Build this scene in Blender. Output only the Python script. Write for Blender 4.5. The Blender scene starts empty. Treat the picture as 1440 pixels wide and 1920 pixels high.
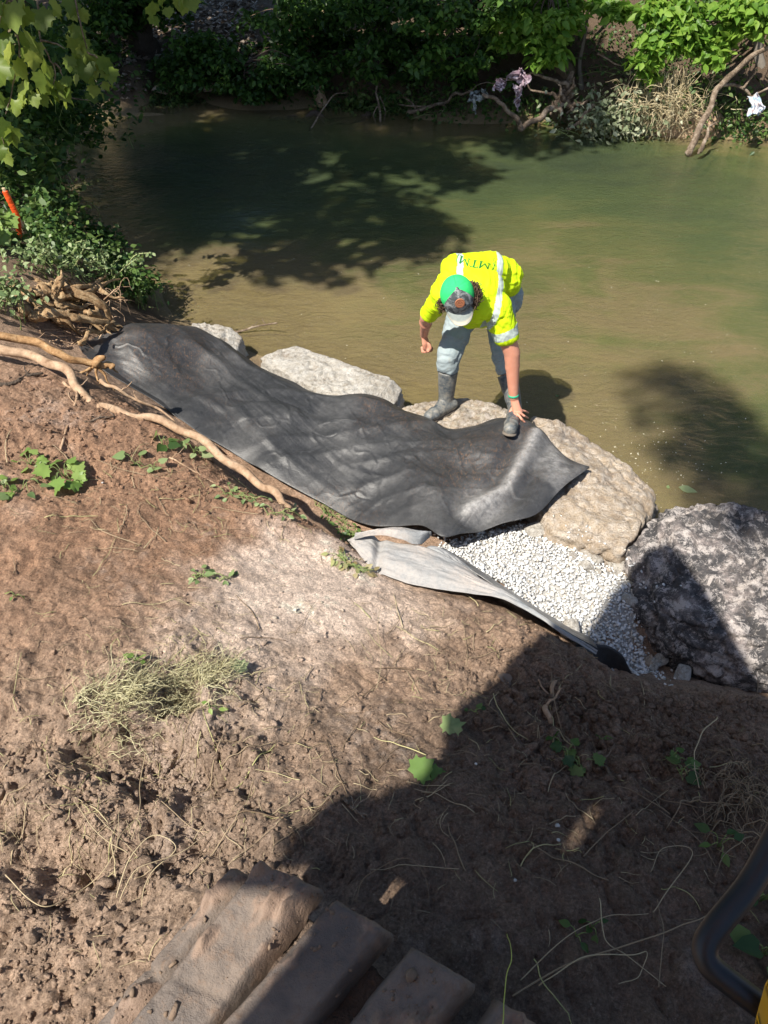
import bpy, bmesh, math, random
import numpy as np
from mathutils import Vector, Matrix
from mathutils.bvhtree import BVHTree
random.seed(7); rng = np.random.default_rng(7)
R = math.radians
scene = bpy.context.scene; COL = scene.collection
# ---------------- camera
CAMH = 3.9; F = 1386.67
cam_d = bpy.data.cameras.new('camera'); cam = bpy.data.objects.new('camera', cam_d); COL.objects.link(cam)
cam.location = (0, 0, CAMH); cam.rotation_euler = (R(45), 0, 0)
cam_d.sensor_fit = 'VERTICAL'; cam_d.sensor_height = 36; cam_d.lens = 26
cam_d.clip_start = .05; cam_d.clip_end = 3000
scene.camera = cam
# ---------------- world and sun
SX, SY = .5, .45                       # shadow displacement per metre of height
el = math.atan2(1, math.hypot(SX, SY))
world = bpy.data.worlds.new('World'); scene.world = world; world.use_nodes = True
wn = world.node_tree.nodes; wl = world.node_tree.links
sky = wn.new('ShaderNodeTexSky'); sky.sky_type = 'NISHITA'; sky.sun_disc = False
sky.sun_elevation = el; sky.sun_rotation = math.atan2(-SX, -SY)
bg = wn['Background']; bg.inputs['Strength'].default_value = .085
wl.new(sky.outputs[0], bg.inputs['Color'])
sd = bpy.data.lights.new('sun', 'SUN'); sd.energy = 5.0; sd.angle = R(.6); sd.color = (1, .94, .84)
so = bpy.data.objects.new('sun', sd); COL.objects.link(so)
so.rotation_euler = Vector((SX, SY, -1)).to_track_quat('-Z', 'Y').to_euler(); so.location = (-6, -6, 14)
vs = scene.view_settings; vs.view_transform = 'Standard'; vs.look = 'None'; vs.exposure = 0.78; vs.gamma = 1
scene.cycles.max_bounces = 6; scene.cycles.transparent_max_bounces = 12
scene.cycles.use_denoising = True

# ---------------- helpers
def P(px, py, z):
    u = (px-720)/F; v = (960-py)/F; c = math.sqrt(.5)
    d = (u, c+v*c, -c+v*c); t = (z-CAMH)/d[2]
    return Vector((d[0]*t, d[1]*t, z))
def PY(px, py, y):                       # point of the view ray at world distance y
    u = (px-720)/F; v = (960-py)/F; c = math.sqrt(.5)
    d = (u, c+v*c, -c+v*c); t = y/d[1]
    return Vector((d[0]*t, y, CAMH+d[2]*t))
def link(name, me, m=None, parent=None, smooth=True, **kw):
    o = bpy.data.objects.new(name, me); COL.objects.link(o)
    if m is not None and len(me.materials) == 0: me.materials.append(m)
    if smooth and len(me.polygons): me.polygons.foreach_set('use_smooth', np.ones(len(me.polygons), dtype=bool))
    if parent: o.parent = parent
    for k, v in kw.items(): o[k] = v
    return o
def tag(o, label, cat, group=None):
    o['label'] = label; o['category'] = cat
    if group: o['group'] = group
    return o
def thing(name, label, cat, group=None, loc=(0, 0, 0)):
    o = bpy.data.objects.new(name, None); COL.objects.link(o); o.location = loc; o.empty_display_size = .1
    return tag(o, label, cat, group)
def mesh_np(name, V, Fc, attrs=None, cols=None):
    """V (n,3); Fc list of (m,k) int arrays"""
    me = bpy.data.meshes.new(name)
    V = np.asarray(V, dtype=np.float32); me.vertices.add(len(V)); me.vertices.foreach_set('co', V.ravel())
    if not isinstance(Fc, list): Fc = [Fc]
    Fc = [np.asarray(f, dtype=np.int32) for f in Fc if len(f)]
    li = np.concatenate([f.ravel() for f in Fc]); cnt = np.concatenate([np.full(len(f), f.shape[1], dtype=np.int32) for f in Fc])
    st = np.concatenate([[0], np.cumsum(cnt)[:-1]]).astype(np.int32)
    me.loops.add(len(li)); me.loops.foreach_set('vertex_index', li)
    me.polygons.add(len(cnt)); me.polygons.foreach_set('loop_start', st)
    me.update(calc_edges=True)
    for k, a in (attrs or {}).items():
        at = me.attributes.new(k, 'FLOAT', 'POINT'); at.data.foreach_set('value', np.asarray(a, dtype=np.float32))
    for k, a in (cols or {}).items():
        at = me.attributes.new(k, 'FLOAT_COLOR', 'POINT'); a = np.asarray(a, dtype=np.float32)
        at.data.foreach_set('color', np.concatenate([a, np.ones((len(a), 1), np.float32)], 1).ravel())
    me.validate()
    return me
# noise
def _h(ix, iy, iz, s):
    n = (ix.astype(np.int64)*374761393 + iy.astype(np.int64)*668265263 + iz.astype(np.int64)*2147483647 + s*1274126177) & 0xffffffff
    n = ((n ^ (n >> 13))*1274126177) & 0xffffffff
    n = ((n ^ (n >> 16))*2246822519) & 0xffffffff
    return ((n ^ (n >> 15)) & 0xffffff)/float(0xffffff)
def vnoise(x, y, z=None, s=0):
    x = np.asarray(x, float); y = np.asarray(y, float); z = np.zeros_like(x) if z is None else np.asarray(z, float)
    ix, iy, iz = np.floor(x), np.floor(y), np.floor(z); fx, fy, fz = x-ix, y-iy, z-iz
    ix = ix.astype(int); iy = iy.astype(int); iz = iz.astype(int)
    fx = fx*fx*fx*(fx*(fx*6-15)+10); fy = fy*fy*fy*(fy*(fy*6-15)+10); fz = fz*fz*fz*(fz*(fz*6-15)+10)
    r = 0
    flat = not np.any(iz) and not np.any(fz)
    for c in ((0,) if flat else (0, 1)):
        wz = (fz if c else 1-fz)
        r = r + wz*((_h(ix, iy, iz+c, s)*(1-fx)+_h(ix+1, iy, iz+c, s)*fx)*(1-fy)+(_h(ix, iy+1, iz+c, s)*(1-fx)+_h(ix+1, iy+1, iz+c, s)*fx)*fy)
    return r*2-1
def fbm(x, y, z=None, s=0, o=4, g=.5):
    r = 0; a = 1; t = 0
    for k in range(o):
        r = r+a*vnoise(x*2**k+k*7.3, y*2**k+k*3.1, None if z is None else z*2**k+k*1.7, s+k); t += a; a *= g
    return r/t
def worley(x, y, s=0):
    ix = np.floor(x).astype(int); iy = np.floor(y).astype(int); d1 = np.full(x.shape, 9.); cid = np.zeros(x.shape)
    zz = np.zeros_like(ix)
    for a in (-1, 0, 1):
        for b in (-1, 0, 1):
            px = ix+a+_h(ix+a, iy+b, zz, s); py = iy+b+_h(ix+a, iy+b, zz, s+11)
            d = np.hypot(px-x, py-y); m = d < d1; d1 = np.where(m, d, d1); cid = np.where(m, _h(ix+a, iy+b, zz, s+5), cid)
    return d1, cid
# node materials
class M:
    def __init__(s, name):
        s.m = bpy.data.materials.new(name); s.m.use_nodes = True; s.t = s.m.node_tree; s.n = s.t.nodes; s.l = s.t.links
        s.b = s.n['Principled BSDF']; s.out = s.n['Material Output']
        s.co = None
    def coord(s, kind='Object'):
        n = s.n.new('ShaderNodeTexCoord'); return n.outputs[kind]
    def set(s, sock, v):
        if isinstance(v, bpy.types.NodeSocket): s.l.new(v, sock)
        else: sock.default_value = v
    def noise(s, scale, detail=4, rough=.55, vec=None, dist=0, out='Fac', sc3=None):
        n = s.n.new('ShaderNodeTexNoise'); n.inputs['Scale'].default_value = scale; n.inputs['Detail'].default_value = detail
        n.inputs['Roughness'].default_value = rough; n.inputs['Distortion'].default_value = dist
        if vec is None: vec = s.coord()
        if sc3:
            mp = s.n.new('ShaderNodeMapping'); mp.inputs['Scale'].default_value = sc3; s.l.new(vec, mp.inputs['Vector']); vec = mp.outputs[0]
        s.l.new(vec, n.inputs['Vector']); return n.outputs[out]
    def vor(s, scale, feature='F1', out='Distance', vec=None, rnd=1):
        n = s.n.new('ShaderNodeTexVoronoi'); n.feature = feature; n.inputs['Scale'].default_value = scale
        s.l.new(vec or s.coord(), n.inputs['Vector']); return n.outputs[out]
    def attr(s, name, out='Fac'):
        n = s.n.new('ShaderNodeAttribute'); n.attribute_name = name; return n.outputs[out]
    def ramp(s, fac, stops):
        n = s.n.new('ShaderNodeValToRGB'); e = n.color_ramp.elements
        while len(e) < len(stops): e.new(.5)
        for i, (p, c) in enumerate(stops):
            e[i].position = p; e[i].color = (*c, 1) if not isinstance(c, (int, float)) else (c, c, c, 1)
        s.set(n.inputs[0], fac); return n.outputs[0]
    def mix(s, fac, a, b, mode='MIX'):
        n = s.n.new('ShaderNodeMix'); n.data_type = 'RGBA'; n.blend_type = mode
        s.set(n.inputs[0], fac)
        for k, v in ((6, a), (7, b)):
            if isinstance(v, tuple): v = (*v, 1) if len(v) == 3 else v
            s.set(n.inputs[k], v)
        return n.outputs[2]
    def math(s, op, a, b=0.):
        n = s.n.new('ShaderNodeMath'); n.operation = op; s.set(n.inputs[0], a); s.set(n.inputs[1], b); return n.outputs[0]
    def bump(s, h, strength=.5, dist=.01, nrm=None):
        n = s.n.new('ShaderNodeBump'); n.inputs['Strength'].default_value = strength; n.inputs['Distance'].default_value = dist
        s.l.new(h, n.inputs['Height'])
        if nrm: s.l.new(nrm, n.inputs['Normal'])
        return n.outputs[0]
    def fin(s, color=None, rough=.8, nrm=None, spec=.3, metal=0):
        if color is not None: s.set(s.b.inputs['Base Color'], (*color, 1) if isinstance(color, tuple) else color)
        s.set(s.b.inputs['Roughness'], rough); s.b.inputs['Specular IOR Level'].default_value = spec; s.b.inputs['Metallic'].default_value = metal
        if nrm: s.l.new(nrm, s.b.inputs['Normal'])
        return s.m
def simple(name, c, rough=.8, spec=.3, var=.25, scale=30, bump=.3, bd=.004, metal=0):
    a = M(name); f = a.noise(scale)
    col = a.mix(f, tuple(x*(1-var) for x in c), tuple(min(1, x*(1+var)) for x in c))
    return a.fin(col, rough, a.bump(a.noise(scale*4), bump, bd), spec, metal)
def leafmat(name, stops, trans=.4, rough=.45):
    a = M(name); t = a.attr('tint'); c = a.ramp(t, stops)
    c = a.mix(a.math('MULTIPLY', a.noise(40), .35), c, (.01, .02, .005))
    a.fin(c, rough, None, .35)
    tr = a.n.new('ShaderNodeBsdfTranslucent'); hs = a.n.new('ShaderNodeHueSaturation'); hs.inputs['Value'].default_value = 1.5; hs.inputs['Hue'].default_value = .485
    a.l.new(c, hs.inputs['Color']); a.l.new(hs.outputs[0], tr.inputs[0])
    mx = a.n.new('ShaderNodeMixShader'); mx.inputs[0].default_value = trans
    a.l.new(a.b.outputs[0], mx.inputs[1]); a.l.new(tr.outputs[0], mx.inputs[2]); a.l.new(mx.outputs[0], a.out.inputs[0])
    return a.m
# tubes
def crom(pts, n):
    p = np.array([list(q) for q in pts], float)
    if len(p) == 2: t = np.linspace(0, 1, n)[:, None]; return p[0]*(1-t)+p[1]*t
    q = np.vstack([2*p[0]-p[1], p, 2*p[-1]-p[-2]]); t = np.linspace(0, len(p)-1, n); i = np.minimum(t.astype(int), len(p)-2); f = (t-i)[:, None]
    a, b, c, d = q[i], q[i+1], q[i+2], q[i+3]
    return .5*((2*b)+(-a+c)*f+(2*a-5*b+4*c-d)*f**2+(-a+3*b-3*c+d)*f**3)
def tube_arr(pts, r0, r1, n=None, seg=6, rough=0., wob=0., seed=0, rs=None):
    n = n or max(4, len(pts)*4); c = crom(pts, n)
    L = np.linalg.norm(c[-1]-c[0])+1e-6
    if wob: 
        t = np.linspace(0, len(pts)*1.3, n)+seed*13.7
        w = np.stack([vnoise(t, t*0+k*9.1+seed, s=3) for k in range(3)], 1)*wob; w[0] *= .2; c = c+w
    r = np.linspace(r0, r1, n) if rs is None else np.interp(np.linspace(0, 1, n), np.linspace(0, 1, len(rs)), rs)
    T = np.gradient(c, axis=0); T /= np.linalg.norm(T, axis=1)[:, None]+1e-9
    u = np.cross(T, [0, 0, 1.]); bad = np.linalg.norm(u, axis=1) < .1; u[bad] = np.cross(T[bad], [1., 0, 0]); u /= np.linalg.norm(u, axis=1)[:, None]+1e-9
    for i in range(1, n):
        v = u[i-1]-T[i]*np.dot(u[i-1], T[i]); l = np.linalg.norm(v)
        if l > 1e-4: u[i] = v/l
    w = np.cross(T, u); a = np.linspace(0, 2*np.pi, seg, endpoint=False)
    rr = r[:, None]*np.ones((n, seg))
    if rough: 
        ii, jj = np.meshgrid(np.arange(n), np.arange(seg), indexing='ij')
        rr = rr*(1+rough*vnoise(ii*.16+seed*3.3, np.cos(a[jj])*1.9+5, np.sin(a[jj])*1.9+seed+9, s=5))
    V = c[:, None]+rr[:, :, None]*(np.cos(a)[None, :, None]*u[:, None]+np.sin(a)[None, :, None]*w[:, None])
    V = np.vstack([V.reshape(-1, 3), c[:1]-T[:1]*r[0]*.5, c[-1:]+T[-1:]*r[-1]*.5])
    i = np.arange(n-1)[:, None]*seg; j = np.arange(seg)[None]; j2 = (j+1) % seg
    Q = np.stack([i+j, i+j2, i+seg+j2, i+seg+j], -1).reshape(-1, 4)
    k = np.arange(seg); k2 = (k+1) % seg; T1 = np.stack([np.full(seg, n*seg), k2, k], 1); T2 = np.stack([np.full(seg, n*seg+1), (n-1)*seg+k, (n-1)*seg+k2], 1)
    return V, Q, np.vstack([T1, T2])
class Tubes:
    def __init__(s): s.V = []; s.Q = []; s.T = []; s.A = []; s.n = 0
    def add(s, pts, r0, r1=None, tint=.5, **k):
        V, Q, T = tube_arr(pts, r0, r0 if r1 is None else r1, **k); s.V.append(V); s.Q.append(Q+s.n); s.T.append(T+s.n); s.n += len(V); s.A.append(np.full(len(V), tint)); return s
    def mesh(s, name): return mesh_np(name, np.vstack(s.V), [np.vstack(s.Q), np.vstack(s.T)], {'tint': np.concatenate(s.A)})
    def build(s, name, m, parent=None): return link(name, s.mesh(name), m, parent)
# leaves
OVAL = (np.array([(0, 0, 0), (.26, .25, .06), (.3, .5, .07), (.16, .8, .03), (0, 1.05, -.06), (-.16, .8, .03), (-.3, .5, .07), (-.26, .25, .06), (0, .5, -.01)]),
        [np.array([(0, 1, 2, 8), (8, 2, 3, 4), (0, 8, 6, 7), (8, 4, 5, 6)])])
HEART = (np.array([(0, .08, 0), (.25, 0, .05), (.45, .25, .08), (.32, .65, .04), (0, 1.05, -.08), (-.32, .65, .04), (-.45, .25, .08), (-.25, 0, .05), (0, .45, -.02)]),
        [np.array([(0, 1, 2, 8), (8, 2, 3, 4), (0, 8, 6, 7), (8, 4, 5, 6)])])
_ma = [(0, 0), (.28, -.1), (.34, .06), (.6, .14), (.5, .28), (.6, .5), (.44, .5), (.36, .56), (.3, .76), (.2, .74), (0, 1.0)]
_mm = _ma+[(-x, y) for x, y in _ma[-2:0:-1]]
MAPLE = (np.array([(x, y, .07*math.sin(9*x)-.08*abs(x)-.05*y*y) for x, y in _mm]+[(0, .32, .03)]),
         [np.array([(len(_mm), i, (i+1) % len(_mm)) for i in range(len(_mm))])])
QUAD = (np.array([(0, 0, 0), (.33, .45, .05), (0, 1, 0), (-.33, .45, .05)]), [np.array([(0, 1, 2, 3)])])
def leaves_arr(pos, size, tmpl=OVAL, droop=.5, tilt=.6, tint=(0, 1), dirs=None, r=rng):
    pos = np.asarray(pos, float); n = len(pos); a = r.uniform(0, 2*np.pi, n)
    t = np.stack([np.cos(a), np.sin(a), -droop+r.normal(0, .35, n)], 1)
    if dirs is not None: t = t*.6+dirs
    t /= np.linalg.norm(t, axis=1)[:, None]
    nn = np.stack([r.normal(0, tilt, n), r.normal(0, tilt, n), np.ones(n)], 1)
    nn = nn-t*np.sum(nn*t, 1)[:, None]; nn /= np.linalg.norm(nn, axis=1)[:, None]+1e-9
    x = np.cross(t, nn); sz = np.asarray(size)*r.uniform(.65, 1.25, n)
    L, Fs = tmpl; k = len(L); curl = r.uniform(-1, 2.4, n)
    V = pos[:, None]+sz[:, None, None]*(L[None, :, 0:1]*x[:, None]+L[None, :, 1:2]*t[:, None]+(L[None, :, 2:3]*curl[:, None, None])*nn[:, None])
    ti = r.uniform(tint[0], tint[1], n)
    return V.reshape(-1, 3), [(f[None]+(np.arange(n)*k)[:, None, None]).reshape(-1, f.shape[1]) for f in Fs], np.repeat(ti, k)
def leaves(name, pos, size, m, parent=None, **k):
    V, Fs, ti = leaves_arr(pos, size, **k)
    return link(name, mesh_np(name, V, Fs, {'tint': ti}), m, parent, smooth=True)
# ---------------- terrain
def PX(l): return [tuple(P(*q)) for q in l]
CP = PX([(0,1920,1.5),(720,1920,1.5),(1440,1920,1.45),(0,1500,1.5),(400,1500,1.42),(720,1500,1.38),(1100,1500,1.3),(1440,1500,1.2),
 (0,1200,1.45),(300,1200,1.32),(600,1200,1.15),(850,1200,1.0),(1050,1300,1.0),(1250,1380,1.0),(1440,1400,1.0),
 (0,900,1.4),(200,900,1.3),(400,950,1.15),(560,1030,1.02),
 (0,700,1.4),(130,690,1.28),(250,765,1.12),(330,805,1.08),(400,850,1.05),(540,945,1.02),(640,1010,.95),(720,1085,.9),(850,1115,.88),(960,1150,.86),(1080,1215,.83),(1200,1285,.8),(1320,1310,.78),(1440,1320,.78),
 (250,715,.55),(330,735,.42),(450,800,.36),(560,860,.36),(660,930,.34),(740,985,.34),(850,1045,.38),(1000,1130,.38),(1120,1190,.36),(1190,1230,.2),(1300,1250,0),(1440,1260,-.05),
 (300,650,.4),(450,720,.3),(600,800,.25),(800,900,.25),(950,950,.33),(1000,1050,.42),(1100,1100,.42),(1200,1150,.36),
 (430,640,0),(500,670,0),(620,710,0),(760,770,0),(900,790,0),(1050,830,-.05),(1150,880,-.1),(1240,960,-.1),(1440,960,-.15),(1400,1100,-.1),
 (0,480,1.2),(0,560,1.2),(100,500,.95),(150,560,.85),(220,590,.6),(250,600,.4),(290,565,.03),(300,590,.05),(235,510,.03),(150,470,.25),(130,425,0),(50,400,.7),(50,450,1.0),(110,350,0),(100,280,0),(0,350,.7),(0,250,.7),
 (100,640,.85),(200,660,.7),(0,625,1.1),
 (350,560,-.04),(400,500,-.08),(600,600,-.06),(700,700,-.05),(850,700,-.07),(1000,700,-.10),(520,520,-.09),(850,600,-.13),(600,400,-.4),(300,350,-.5),(300,250,-.5),(700,260,-.5),(1000,300,-.4),(1300,350,-.35),(1400,500,-.3),(1100,450,-.21),(900,400,-.3),(1400,700,-.19),(1300,850,-.16),(1200,700,-.13),(1440,900,-.3),
 (160,200,0),(300,203,0),(500,205,0),(700,215,0),(950,232,0),(1200,238,0),(1440,262,0)])
CP += [(-5.5,12.8,0),(-6.7,13.3,0),(-9,15,0),(-5,8,1.),(-6.3,10.5,.9),(-12,14,1.2),(-12,6,1.5),(-8,3,1.6),(-6,0,1.7),(-3,0,1.6),(-3,2.5,1.55),(-4.5,5,1.4),(-6.5,15.3,-.1),(-10,19,0),(-8,16,-.5),(-11,18,-.3),
 (-4,13.7,.35),(-2,14,.5),(0,14,.6),(2,13.8,.7),(3.5,13.4,1.0),(5.5,13,1.1),(7,12.4,1.1),(-5,16,.6),(0,17,.7),(4,16,1.5),(8,16,1.9),(0,25,1.4),(10,22,2.5),(-8,24,1.),
 (3.2,1.4,-.1),(5,.6,0),(9,-2,0),(3,.6,.9),(2.2,1.2,.95),(5,-.6,1.0),(9,-4,1.3),(5,4,-.4),(9,2,-.45),(7.5,9.6,0),(11,7.5,0),(9,12,1.3),(14,10,1.5),(0,-3,1.6),(6,-8,1.8),(-8,-8,1.8),
 (-30,30,2),(30,30,3),(0,45,2.5),(-45,0,2.5),(45,-5,2),(0,-40,2.5),(45,45,3)]
for q, dz in (((250,765,1.12),.45),((330,805,1.08),.5),((400,850,1.05),.5),((470,900,1.02),.5),((540,945,1.02),.5),((600,985,.96),.45),((640,1010,.95),.4),((1000,1163,.86),.35),((1080,1215,.83),.33),((1140,1250,.82),.4)):
    p_ = P(*q); CP += [(p_.x+.13, p_.y+.17, q[2]-dz)]
CP = np.array(CP); CX = CP[:, :2]; CZ = CP[:, 2]
def _k(a, b): return np.sqrt(((a[:, None]-b[None])**2).sum(-1)+.02)
A = np.zeros((len(CP)+1,)*2); A[:-1, :-1] = _k(CX, CX)-np.eye(len(CP))*.02; A[-1, :-1] = 1; A[:-1, -1] = 1
W = np.linalg.solve(A, np.append(CZ, 0))
def smoothz(x, y):
    x = np.clip(np.asarray(x, float), -45, 45); y = np.clip(np.asarray(y, float), -40, 45); sh = x.shape
    q = np.stack([x.ravel(), y.ravel()], 1); out = np.empty(len(q))
    for i in range(0, len(q), 60000): out[i:i+60000] = _k(q[i:i+60000], CX)@W[:-1]+W[-1]
    return out.reshape(sh)
def G(x, y, cx, cy, s): return np.exp(-((x-cx)**2+(y-cy)**2)/(2*s*s))
def gp(px, py, z): p = P(px, py, z); return p.x, p.y
def terr(x, y):
    x = np.asarray(x, float); y = np.asarray(y, float)
    z = smoothz(x, y); land = np.clip((z+.02)/.25, 0, 1)
    near = np.exp(-np.maximum(0, np.hypot(x, y)-5)/4)
    # churned strength
    ch = .25+.9*G(x, y, *gp(150, 1550, 1.45), .55)+.7*G(x, y, *gp(330, 1400, 1.4), .25)+.75*G(x, y, *gp(1250, 1450, 1.15), .6)+.5*G(x, y, *gp(1000, 1300, 1.1), .4)+.45*G(x, y, *gp(100, 800, 1.35), .6)
    ch -= .2*G(x, y, *gp(650, 1180, 1.1), .4)
    ch = np.clip(ch, .08, 1.2)
    n = .05*fbm(x*1.1, y*1.1, s=1, o=3)*(.4+ch)
    wx = x+.05*fbm(x*6, y*6, s=21, o=2); wy = y+.05*fbm(x*6+9, y*6, s=22, o=2)
    d, c = worley(wx*7, wy*7, 3); n = n+ch*.06*(np.clip(.75-d, 0, 1)*(.3+c))
    d, c = worley(wx*17, wy*17, 4); n = n+(.3+ch)*.017*(np.clip(.7-d, 0, 1)*(.2+c*1.3))
    d, c = worley(wx*38, wy*38, 8); n = n+(.35+ch)*.0065*(np.clip(.7-d, 0, 1)*(.2+c*1.3))
    rg = 1-np.abs(fbm(x*5+3, y*5, s=31, o=4)); n = n-ch*.03*np.clip(rg-.88, 0, 1)*6
    n = n+(.25+ch)*.022*fbm(x*14, y*14, s=41, o=4, g=.62)+(.2+ch)*.006*vnoise(x*75, y*75, s=45)
    d, c = worley(wx*62, wy*62, 18); n = n+(.3+ch)*.007*(np.clip(.75-d, 0, 1)*(c-.3)*1.6)
    tu = np.abs(fbm(wx*9, wy*9, s=46, o=4, g=.6)); n = n-(.15+ch)*.035*np.clip(.1-tu, 0, 1)*7*.5
    # gouge with a dark lip below the dry grass clump
    for (px, py, zz, a, s) in ((300, 1430, 1.4, -.10, .10), (200, 1400, 1.42, -.07, .09), (380, 1475, 1.4, -.07, .07), (345, 1330, 1.33, -.06, .05), (120, 1640, 1.46, -.06, .07), (230, 1340, 1.35, .05, .12), (60, 1590, 1.48, -.05, .06), (330, 1620, 1.45, -.05, .05)):
        gx_, gy_ = gp(px, py, zz); n = n+a*1.35*np.exp(-(((x+.05*fbm(x*12, y*12, s=88, o=3)-gx_)**2+(y+.05*fbm(x*12+4, y*12, s=89, o=3)-gy_)**2)/(1.7*s*s))**2)
    return z+n*land*np.maximum(near, .25)+.02*fbm(x*1.5, y*1.5, s=9)*(1-land)
def axis(lo, hi, d, L):
    mid = np.arange(lo, hi, d); out = [hi]; s = d
    while out[-1] < L: s = min(s*1.045, 40) if out[-1] < 45 else s*1.3; out.append(out[-1]+s)
    neg = [lo]; s = d
    while neg[-1] > -L: s = min(s*1.045, 40) if neg[-1] > -45 else s*1.3; neg.append(neg[-1]-s)
    return np.concatenate([np.array(neg[:0:-1]), mid, np.array(out)])
gx = axis(-2.7, 2.2, .0105, 1200); gy = axis(.3, 4.6, .0105, 1200)
X, Y = np.meshgrid(gx, gy); Z = terr(X, Y)
def grid_faces(nx, ny):
    i = np.arange(ny-1)[:, None]*nx+np.arange(nx-1)[None]; return np.stack([i, i+1, i+nx+1, i+nx], -1).reshape(-1, 4)
# colours (albedo)
def mixc(c, k, f): return c*(1-f[..., None])+np.array(k)*f[..., None]
n1 = fbm(X*1.6, Y*1.6, s=51, o=5); n2 = fbm(X*7, Y*7, s=52, o=4); n3 = fbm(X*30, Y*30, s=53, o=3)
C = np.ones(X.shape+(3,))*np.array((.285, .20, .145))
red = np.clip(1.1*G(X, Y, *gp(330, 900, 1.2), .55)+.9*G(X, Y, *gp(100, 800, 1.35), .7)+.8*G(X, Y, *gp(500, 1000, 1.05), .3)+.6*G(X, Y, *gp(700, 1310, 1.1), .22)+.5*G(X, Y, *gp(60, 1150, 1.4), .4)+n2*.3, 0, 1)
C = mixc(C, (.255, .155, .10), red)
pale = np.clip(1.5*G(X, Y, *gp(590, 1080, 1.03), .28)+1.1*G(X, Y, *gp(480, 1200, 1.15), .3)+.7*G(X, Y, *gp(800, 1170, 1.0), .22)+.5*G(X, Y, *gp(400, 1350, 1.3), .25)+n2*.55+n1*.3-.25, 0, 1)
C = mixc(C, (.54, .445, .38), pale*.9)
grey = np.clip(1.0*G(X, Y, *gp(200, 1500, 1.45), .5)+.8*G(X, Y, *gp(500, 1500, 1.4), .4)+.8*G(X, Y, *gp(850, 1400, 1.2), .5)+n1*.3, 0, 1)
C = mixc(C, (.31, .235, .18), grey*.6)
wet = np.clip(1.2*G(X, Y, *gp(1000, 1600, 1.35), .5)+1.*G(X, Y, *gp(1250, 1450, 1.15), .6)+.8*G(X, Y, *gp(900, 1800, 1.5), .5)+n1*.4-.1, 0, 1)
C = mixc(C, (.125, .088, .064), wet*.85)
damp = np.clip((fbm(X*2.3+5, Y*2.3, s=65, o=5)-.08)*3, 0, 1)*(Y < 4.5); C = mixc(C, (.17, .115, .08), damp*.5*(1-pale))
C *= (1.65*(1+.22*n2+.25*n3))[..., None]
white = np.clip((fbm(X*3.1, Y*3.1, s=60, o=5)-.30)*4, 0, 1)*np.clip(n3*2+.2, 0, 1)*(Y < 4.5)
C = mixc(C, (.5, .45, .42), white*.3)
cr = (Z > .25) & (Y > 4.8)
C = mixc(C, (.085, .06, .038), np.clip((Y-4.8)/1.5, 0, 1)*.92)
bed = np.clip((.12-Z)/.15, 0, 1); C = mixc(C, (.40, .31, .17), bed)
deep = np.clip((-.12-Z)/.3, 0, 1); C = mixc(C, (.15, .15, .075), deep)
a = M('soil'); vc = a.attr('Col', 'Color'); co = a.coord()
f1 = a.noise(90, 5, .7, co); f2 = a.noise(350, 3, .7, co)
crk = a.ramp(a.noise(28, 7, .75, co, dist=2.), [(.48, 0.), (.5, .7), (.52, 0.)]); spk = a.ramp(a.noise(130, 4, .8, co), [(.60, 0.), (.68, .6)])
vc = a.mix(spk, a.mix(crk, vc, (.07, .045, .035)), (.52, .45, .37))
col = a.mix(a.ramp(f1, [(.3, 0.), (.75, 1.)]), a.mix(1., vc, (.50, .48, .46), 'MULTIPLY'), a.mix(1., vc, (1.45, 1.43, 1.4), 'MULTIPLY'))
f3 = a.noise(45, 8, .8, co, dist=1.2); bp = a.bump(f2, .6, .003, a.bump(f1, .95, .012, a.bump(f3, .9, .02)))
soil = a.fin(col, a.ramp(a.noise(8, 4, .6, co), [(.3, .62), (.7, .95)]), bp, .25)
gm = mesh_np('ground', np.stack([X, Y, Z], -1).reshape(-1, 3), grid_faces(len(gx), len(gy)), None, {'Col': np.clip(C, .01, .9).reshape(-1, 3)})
ground = link('ground', gm, soil, kind='structure')
tb = BVHTree.FromPolygons
_dg = None
from bisect import bisect_right
def gz(x, y):                     # height of the ground mesh (bilinear)
    i = min(max(bisect_right(gx, x)-1, 0), len(gx)-2); j = min(max(bisect_right(gy, y)-1, 0), len(gy)-2)
    u = (x-gx[i])/(gx[i+1]-gx[i]); v = (y-gy[j])/(gy[j+1]-gy[j])
    return float((Z[j, i]*(1-u)+Z[j, i+1]*u)*(1-v)+(Z[j+1, i]*(1-u)+Z[j+1, i+1]*u)*v)
def gzn(x, y):
    x = np.atleast_1d(x); y = np.atleast_1d(y)
    return np.array([gz(a, b) for a, b in zip(x, y)])
def onground(px, py, dz=0.):      # follow the pixel ray to the ground
    z = 1.2
    for _ in range(14): p = P(px, py, z); z = z*.35+.65*(gz(p.x, p.y)+dz)
    p = P(px, py, z); return Vector((p.x, p.y, gz(p.x, p.y)+dz))
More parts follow.
